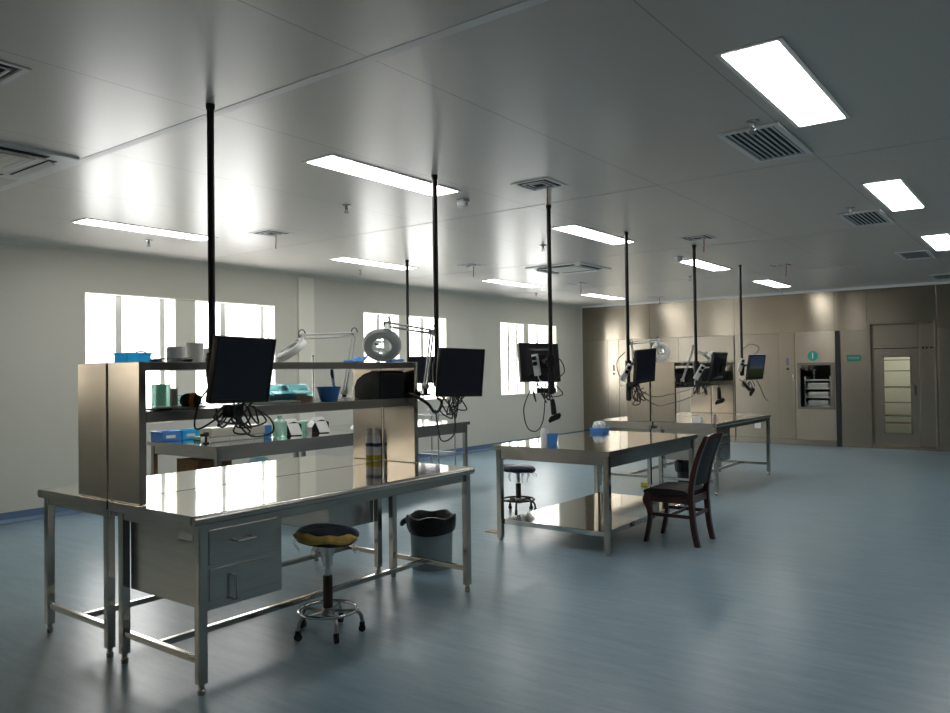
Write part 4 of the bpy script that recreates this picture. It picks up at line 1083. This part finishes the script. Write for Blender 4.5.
t = thing('blue_tray', 'blue plastic tray holding white tissues on the far side of the middle table', 'tray', (-3.49, 6.565, ZW), .15); t.scale = (.85, .9, .72)
tr = M()
for s in (-1, 1):
    tr.box(s * .07 - .004, s * .07 + .004, -.10, .10, .001, .05, .002); tr.box(-.07, .07, s * .10 - .004, s * .10 + .004, .001, .05, .002)
tr.box(-.07, .07, -.10, .10, .001, .006)
link_mesh('tray', tr, BLUE, t)
link_mesh('rim', M().box(-.085, -.066, -.115, .115, .046, .052, .002).box(.066, .085, -.115, .115, .046, .052, .002).box(-.066, .066, -.115, -.096, .046, .052, .002).box(-.066, .066, .096, .115, .046, .052, .002), BLUE, t)
t = thing('tissue_wad', 'crumpled white tissues heaped in the blue tray on the middle table', 'tissue', (-3.49, 6.565, ZW + .018), .15); t.scale = (.85, .85, .85)
rnd = random.Random(4)
tm = M()
for k in range(4):
    tm.lathe([(0, .0), (.03, .004), (.040, .025), (.036, .06), (.02, .085), (0, .092)], (rnd.uniform(-.02, .02), -.055 + k * .035, .001), (rnd.uniform(-.2, .2), rnd.uniform(-.2, .2), 1), 18, wob=lambda i, w: (1 + .2 * math.sin(5 * w + i * 2 + k), .008 * math.sin(4 * w + k)))
link_mesh('paper', tm, WHITE_MATTE, t)
single('floor_plate', M().box(-.06, .06, -.05, .05, 0.0005, .006, .002), TAN, 'brown flat plate on the floor left of the middle table leg', 'plate', (-3.80, 5.27, 0))
single('foam_block', M().box(-.05, .05, -.03, .03, .0005, .05, .006), YELLOW, 'small yellow block on the floor by the far bench legs', 'block', (-3.79, 8.21, 0))

# ------------------------------------------------------------------ window table things
def tub(loc, lx, ly, h, m, label, rz=0):
    t = thing('plastic_tub', label, 'tub', loc, rz, 'blue tubs on the window table')
    b = M()
    for s in (-1, 1):
        b.box(s * lx - .003, s * lx + .003, -ly, ly, .001, h, .002); b.box(-lx, lx, s * ly - .003, s * ly + .003, .001, h, .002)
    b.box(-lx, lx, -ly, ly, .001, .006)
    link_mesh('body', b, m, t)
    r = M()
    for s in (-1, 1):
        r.box(s * lx - .009, s * lx + .009, -ly - .009, ly + .009, h - .006, h + .004, .002); r.box(-lx - .009, lx + .009, s * ly - .009, s * ly + .009, h - .006, h + .004, .002)
    link_mesh('rim', r, m, t)
    link_mesh('label_plate', M().box(lx + .003, lx + .005, -ly * .6, ly * .4, h * .35, h * .65), LABELW, t)
    return t
tub((-6.40, 3.875, ZW), .09, .09, .085, BLUE, 'deep blue tub on the window table beside the shelf end panel')
tub((-6.40, 4.08, ZW), .08, .085, .085, SKYBLUE, 'sky blue tub on the window table left of the long cream box')
t = thing('folded_cloth', 'pale green folded cloth on the window table beside the sky blue tub', 'cloth', (-6.17, 4.14, ZW))
cm = M()
for k in range(3): cm.box(-.08, .08, -.09, .09 - .006 * k, .001 + .012 * k, .012 + .012 * k, .005)
link_mesh('layers', cm, GREENGLASS, t)
t = thing('table_vise', 'small black clamp standing on the corner of the window table', 'clamp', (-5.83, 3.90, ZW))
link_mesh('base', M().lathe([(0, .001), (.028, .001), (.026, .010), (.010, .014), (.010, .07), (0, .07)], n=16), BLACK, t)
link_mesh('jaw', M().tube([(0, -.05, .075), (0, .02, .078)], .013, 10).lathe([(0, -.02), (.02, -.018), (.022, .018), (0, .02)], (0, 0, .08), (0, 1, 0), 12), BLACK, t)
t = thing('sealing_machine', 'long cream sealing machine on the window table under the nearest monitor', 'machine', (-5.93, 4.27, ZW), math.radians(0))
link_mesh('body', M().box(-.09, .09, -.31, .31, .045, .125, .01), CREAM_P, t)
link_mesh('base', M().box(-.085, .075, -.30, .30, .001, .04, .004), GREYLIGHT, t)
for a_, b_ in ((-.28, -.14), (-.12, .06), (.14, .22)):
    link_mesh('white_strip', M().box(.076, .085, a_, b_, .006, .040, .002), WHITE_P, t)
link_mesh('end_block', M().box(-.09, .095, .25, .33, .002, .115, .006), BLUE, t)
t = thing('green_bottle', 'green tinted square bottle on the window table beside the cream machine', 'bottle', (-5.80, 4.66, ZW))
link_mesh('body', M().box(-.05, .05, -.05, .05, .001, .15, .012), GREENGLASS, t)
link_mesh('neck', M().lathe([(.05, .148), (.03, .165), (.022, .17), (.022, .195), (0, .196)], n=18), GREENGLASS, t)
def receipt(loc, rz, label):
    t = thing('paper_strip_printer', label, 'printer', loc, rz, 'strip printers on the window table')
    link_mesh('body', M().prism([(-.09, .001), (-.09, .05), (-.05, .11), (.02, .125), (.09, .10), (.09, .001)], 'x', -.09, .08), BLACK, t)
    vs = []; n_ = 9
    for k in range(n_):
        q = k / (n_ - 1)
        for x_ in (-.045, .045):
            vs.append((.0 + .20 * q, x_ * 1.25, .150 - .142 * q ** 1.4))
    link_mesh('paper_strip', M().add(vs, [[2 * k, 2 * k + 1, 2 * k + 3, 2 * k + 2] for k in range(n_ - 1)]), WHITE_MATTE, t)
    link_mesh('roll', M().tube([(-.01, -.05, .10), (-.01, .05, .10)], .035, 16), WHITE_MATTE, t)
    return t
receipt((-5.95, 4.90, ZW), -.35, 'black strip printer with hanging white paper, nearer the green bottle')
receipt((-5.95, 5.25, ZW), -.35, 'black strip printer with hanging white paper, nearer the white bag')
t = thing('glove_box', 'green carton on the window table behind the strip printers', 'carton', (-6.22, 5.35, ZW), .1)
link_mesh('carton', M().box(-.07, .07, -.16, .16, .001, .10, .003), GREENW, t)
link_mesh('slot', M().box(-.03, .03, -.07, .07, .1005, .103, .001), WHITE_MATTE, t)
t = thing('plastic_bag', 'soft white plastic bag lying on the window table at the shelf end', 'bag', (-5.72, 5.62, ZW))
link_mesh('bag', M().lathe([(0, .008), (.07, .010), (.10, .022), (.085, .045), (.04, .056), (0, .058)], (0, 0, 0), n=28, sx=.7, sy=1.3, wob=lambda i, w: (1 + .08 * math.sin(5 * w + i), .006 * math.sin(3 * w + i))), WHITE_MATTE, t)
link_mesh('twist', M().tube([(0, .12, .03), (.01, .16, .035), (.0, .18, .05)], [.02, .012, .018], 8, 3), WHITE_MATTE, t)
t = thing('cardboard_box', 'brown cardboard box on the lower shelf of the near window table', 'box', (-6.02, 4.02, .1685))
link_mesh('carton', M().box(-.18, .16, -.16, .16, .001, .44, .004), BROWN, t)
link_mesh('flap', M().box(-.18, .16, -.165, -.16, .30, .445, .001).box(-.01, .01, -.16, .16, .4405, .442), BROWN, t)
t = thing('plastic_sack', 'pale teal plastic sack on the lower shelf of the near window table', 'sack', (-5.86, 4.47, .181))
link_mesh('sack', M().lathe([(0, .001), (.13, .004), (.155, .10), (.14, .28), (.08, .38), (.03, .41), (0, .41)], n=32, wob=lambda i, w: (1 + .07 * math.sin(6 * w + i * 1.4), .01 * math.sin(4 * w + i))), CYAN, t)
link_mesh('knot', M().tube([(0, 0, .40), (.02, .01, .43), (.05, .0, .45)], [.03, .016, .03], 8, 3), WHITE_MATTE, t)

# wire trolley beyond the window tables
t = thing('wire_trolley', 'small wire trolley on casters behind the end of the window tables', 'trolley', (-6.60, 7.85, 0))
for sx in (-.20, .20):
    for sy in (-.17, .17):
        lg = link_mesh('post', M().tube([(sx, sy, .075), (sx, sy, .80)], .010, 8), CHROME_DULL, t)
        link_mesh('caster', M().tube([(sx - .012, sy, .038), (sx + .012, sy, .038)], .037, 16).box(sx - .014, sx + .014, sy - .014, sy + .014, .05, .085, .004), RUBBER, lg)
for zz in (.27, .77):
    sh = M()
    for s_ in (-1, 1):
        sh.tube([(-.20, .17 * s_, zz), (.20, .17 * s_, zz)], .007, 8).tube([(.20 * s_, -.17, zz), (.20 * s_, .17, zz)], .007, 8)
    for k in range(11): sh.tube([(-.19 + k * .038, -.17, zz), (-.19 + k * .038, .17, zz)], .003, 6)
    link_mesh('wire_shelf', sh, CHROME_DULL, t)
link_mesh('handle', M().tube([(.20, -.17, .80), (.20, -.18, .86), (.20, 0, .88), (.20, .18, .86), (.20, .17, .80)], .009, 8, 5), CHROME_DULL, t)
single('white_bowl', M().lathe([(0, .001), (.05, .001), (.10, .055), (.104, .06), (.095, .058), (.05, .01), (0, .009)], n=28), WHITE_P, 'white bowl on the top of the wire trolley', 'bowl', (-6.60, 7.85, .7805))

# ------------------------------------------------------------------ far bench things
D0 = DY
t = thing('label_printer', 'black printer on the middle shelf of the far shelf unit', 'printer', (-3.50, 8.75, ZM))
link_mesh('body', M().prism([(-.22, .003), (-.22, .10), (-.15, .15), (.05, .165), (.05, .003)], 'x', -.10, .10), BLACK, t)
link_mesh('side_cover', M().box(-.10, .105, .052, .28, .003, .165, .012), BLACK, t)
t = thing('dark_box', 'small dark box at the far end of the middle shelf on the far shelf unit', 'box', (-3.48, 9.80, ZM))
link_mesh('case', M().box(-.07, .07, -.09, .09, .001, .10, .006), mat('dark_brown_plastic', (.05, .04, .03), .5), t)
link_mesh('lid', M().box(-.073, .073, -.093, .093, .101, .115, .003), mat('dark_brown_lid', (.06, .045, .035), .5), t)
t = thing('paper_label_box', 'small white carton at the near edge of the far benches', 'carton', (-3.12, 8.10, ZW))
link_mesh('carton', M().box(-.05, .05, -.04, .04, .001, .06, .003), LABELW, t)
link_mesh('flap', M().box(-.052, .052, -.042, .0, .061, .064, .001), WHITE_MATTE, t)
t = thing('desk_sign', 'pale pink bottle on the corner of the far bench', 'bottle', (-2.96, 8.16, ZW))
link_mesh('bottle', M().lathe([(0, .001), (.022, .001), (.023, .06), (.010, .075), (.010, .09), (0, .09)], n=18), mat('pale_pink_plastic', (.45, .35, .33), .5), t)
link_mesh('cap', M().lathe([(.011, .085), (.011, .105), (0, .106)], n=14), WHITE_P, t)
t['category'] = 'bottle'; t.name = 'small_bottle'

# ------------------------------------------------------------------ outside: facade opposite seen as glare only
# ------------------------------------------------------------------ light
w = bpy.data.worlds.new('sky'); SC.world = w; w.use_nodes = True
nt = w.node_tree; bg = nt.nodes['Background']
bg.inputs[0].default_value = (1.0, 0.985, 0.97, 1); bg.inputs[1].default_value = 9.0
# portals in the window openings guide the sky light
for i, (a, b, pa, pb) in enumerate(WINS):
    ZS = sill_of(a)
    l = bpy.data.lights.new('window_portal', 'AREA'); l.shape = 'RECTANGLE'; l.size = ZT - ZS; l.size_y = b - a
    l.cycles.is_portal = True
    o = bpy.data.objects.new('window_portal', l); COL.objects.link(o)
    o.location = (WX - WT - .02, (a + b) / 2, (ZS + ZT) / 2); o.rotation_euler = (0, -PI / 2, 0)

# ------------------------------------------------------------------ camera
cam = bpy.data.cameras.new('camera'); co = bpy.data.objects.new('camera', cam); COL.objects.link(co)
yaw, pitch, rol = 0.646387, 0.01776, -0.013405
f = V((-math.sin(yaw) * math.cos(pitch), math.cos(yaw) * math.cos(pitch), math.sin(pitch)))
r0 = V((math.cos(yaw), math.sin(yaw), 0)); u0 = r0.cross(f)
r = r0 * math.cos(rol) + u0 * math.sin(rol); u = -r0 * math.sin(rol) + u0 * math.cos(rol)
Mx = Matrix((r, u, -f)).transposed().to_4x4(); Mx.translation = V((0, 0, 1.35))
co.matrix_world = Mx
cam.sensor_fit = 'HORIZONTAL'; cam.sensor_width = 36; cam.lens = 775.1748 / 950 * 36
cam.clip_start = .05; cam.clip_end = 200
SC.camera = co
SC.view_settings.view_transform = 'Standard'; SC.view_settings.look = 'None'
SC.view_settings.exposure = -0.06; SC.view_settings.gamma = 1; SC.view_settings.use_curve_mapping = False
SC.cycles.use_denoising = True
SC.cycles.max_bounces = 10; SC.cycles.diffuse_bounces = 6; SC.cycles.glossy_bounces = 6; SC.cycles.transparent_max_bounces = 12; SC.cycles.transmission_bounces = 6
SC.cycles.sample_clamp_indirect = 8.0
SC.cycles.caustics_reflective = True
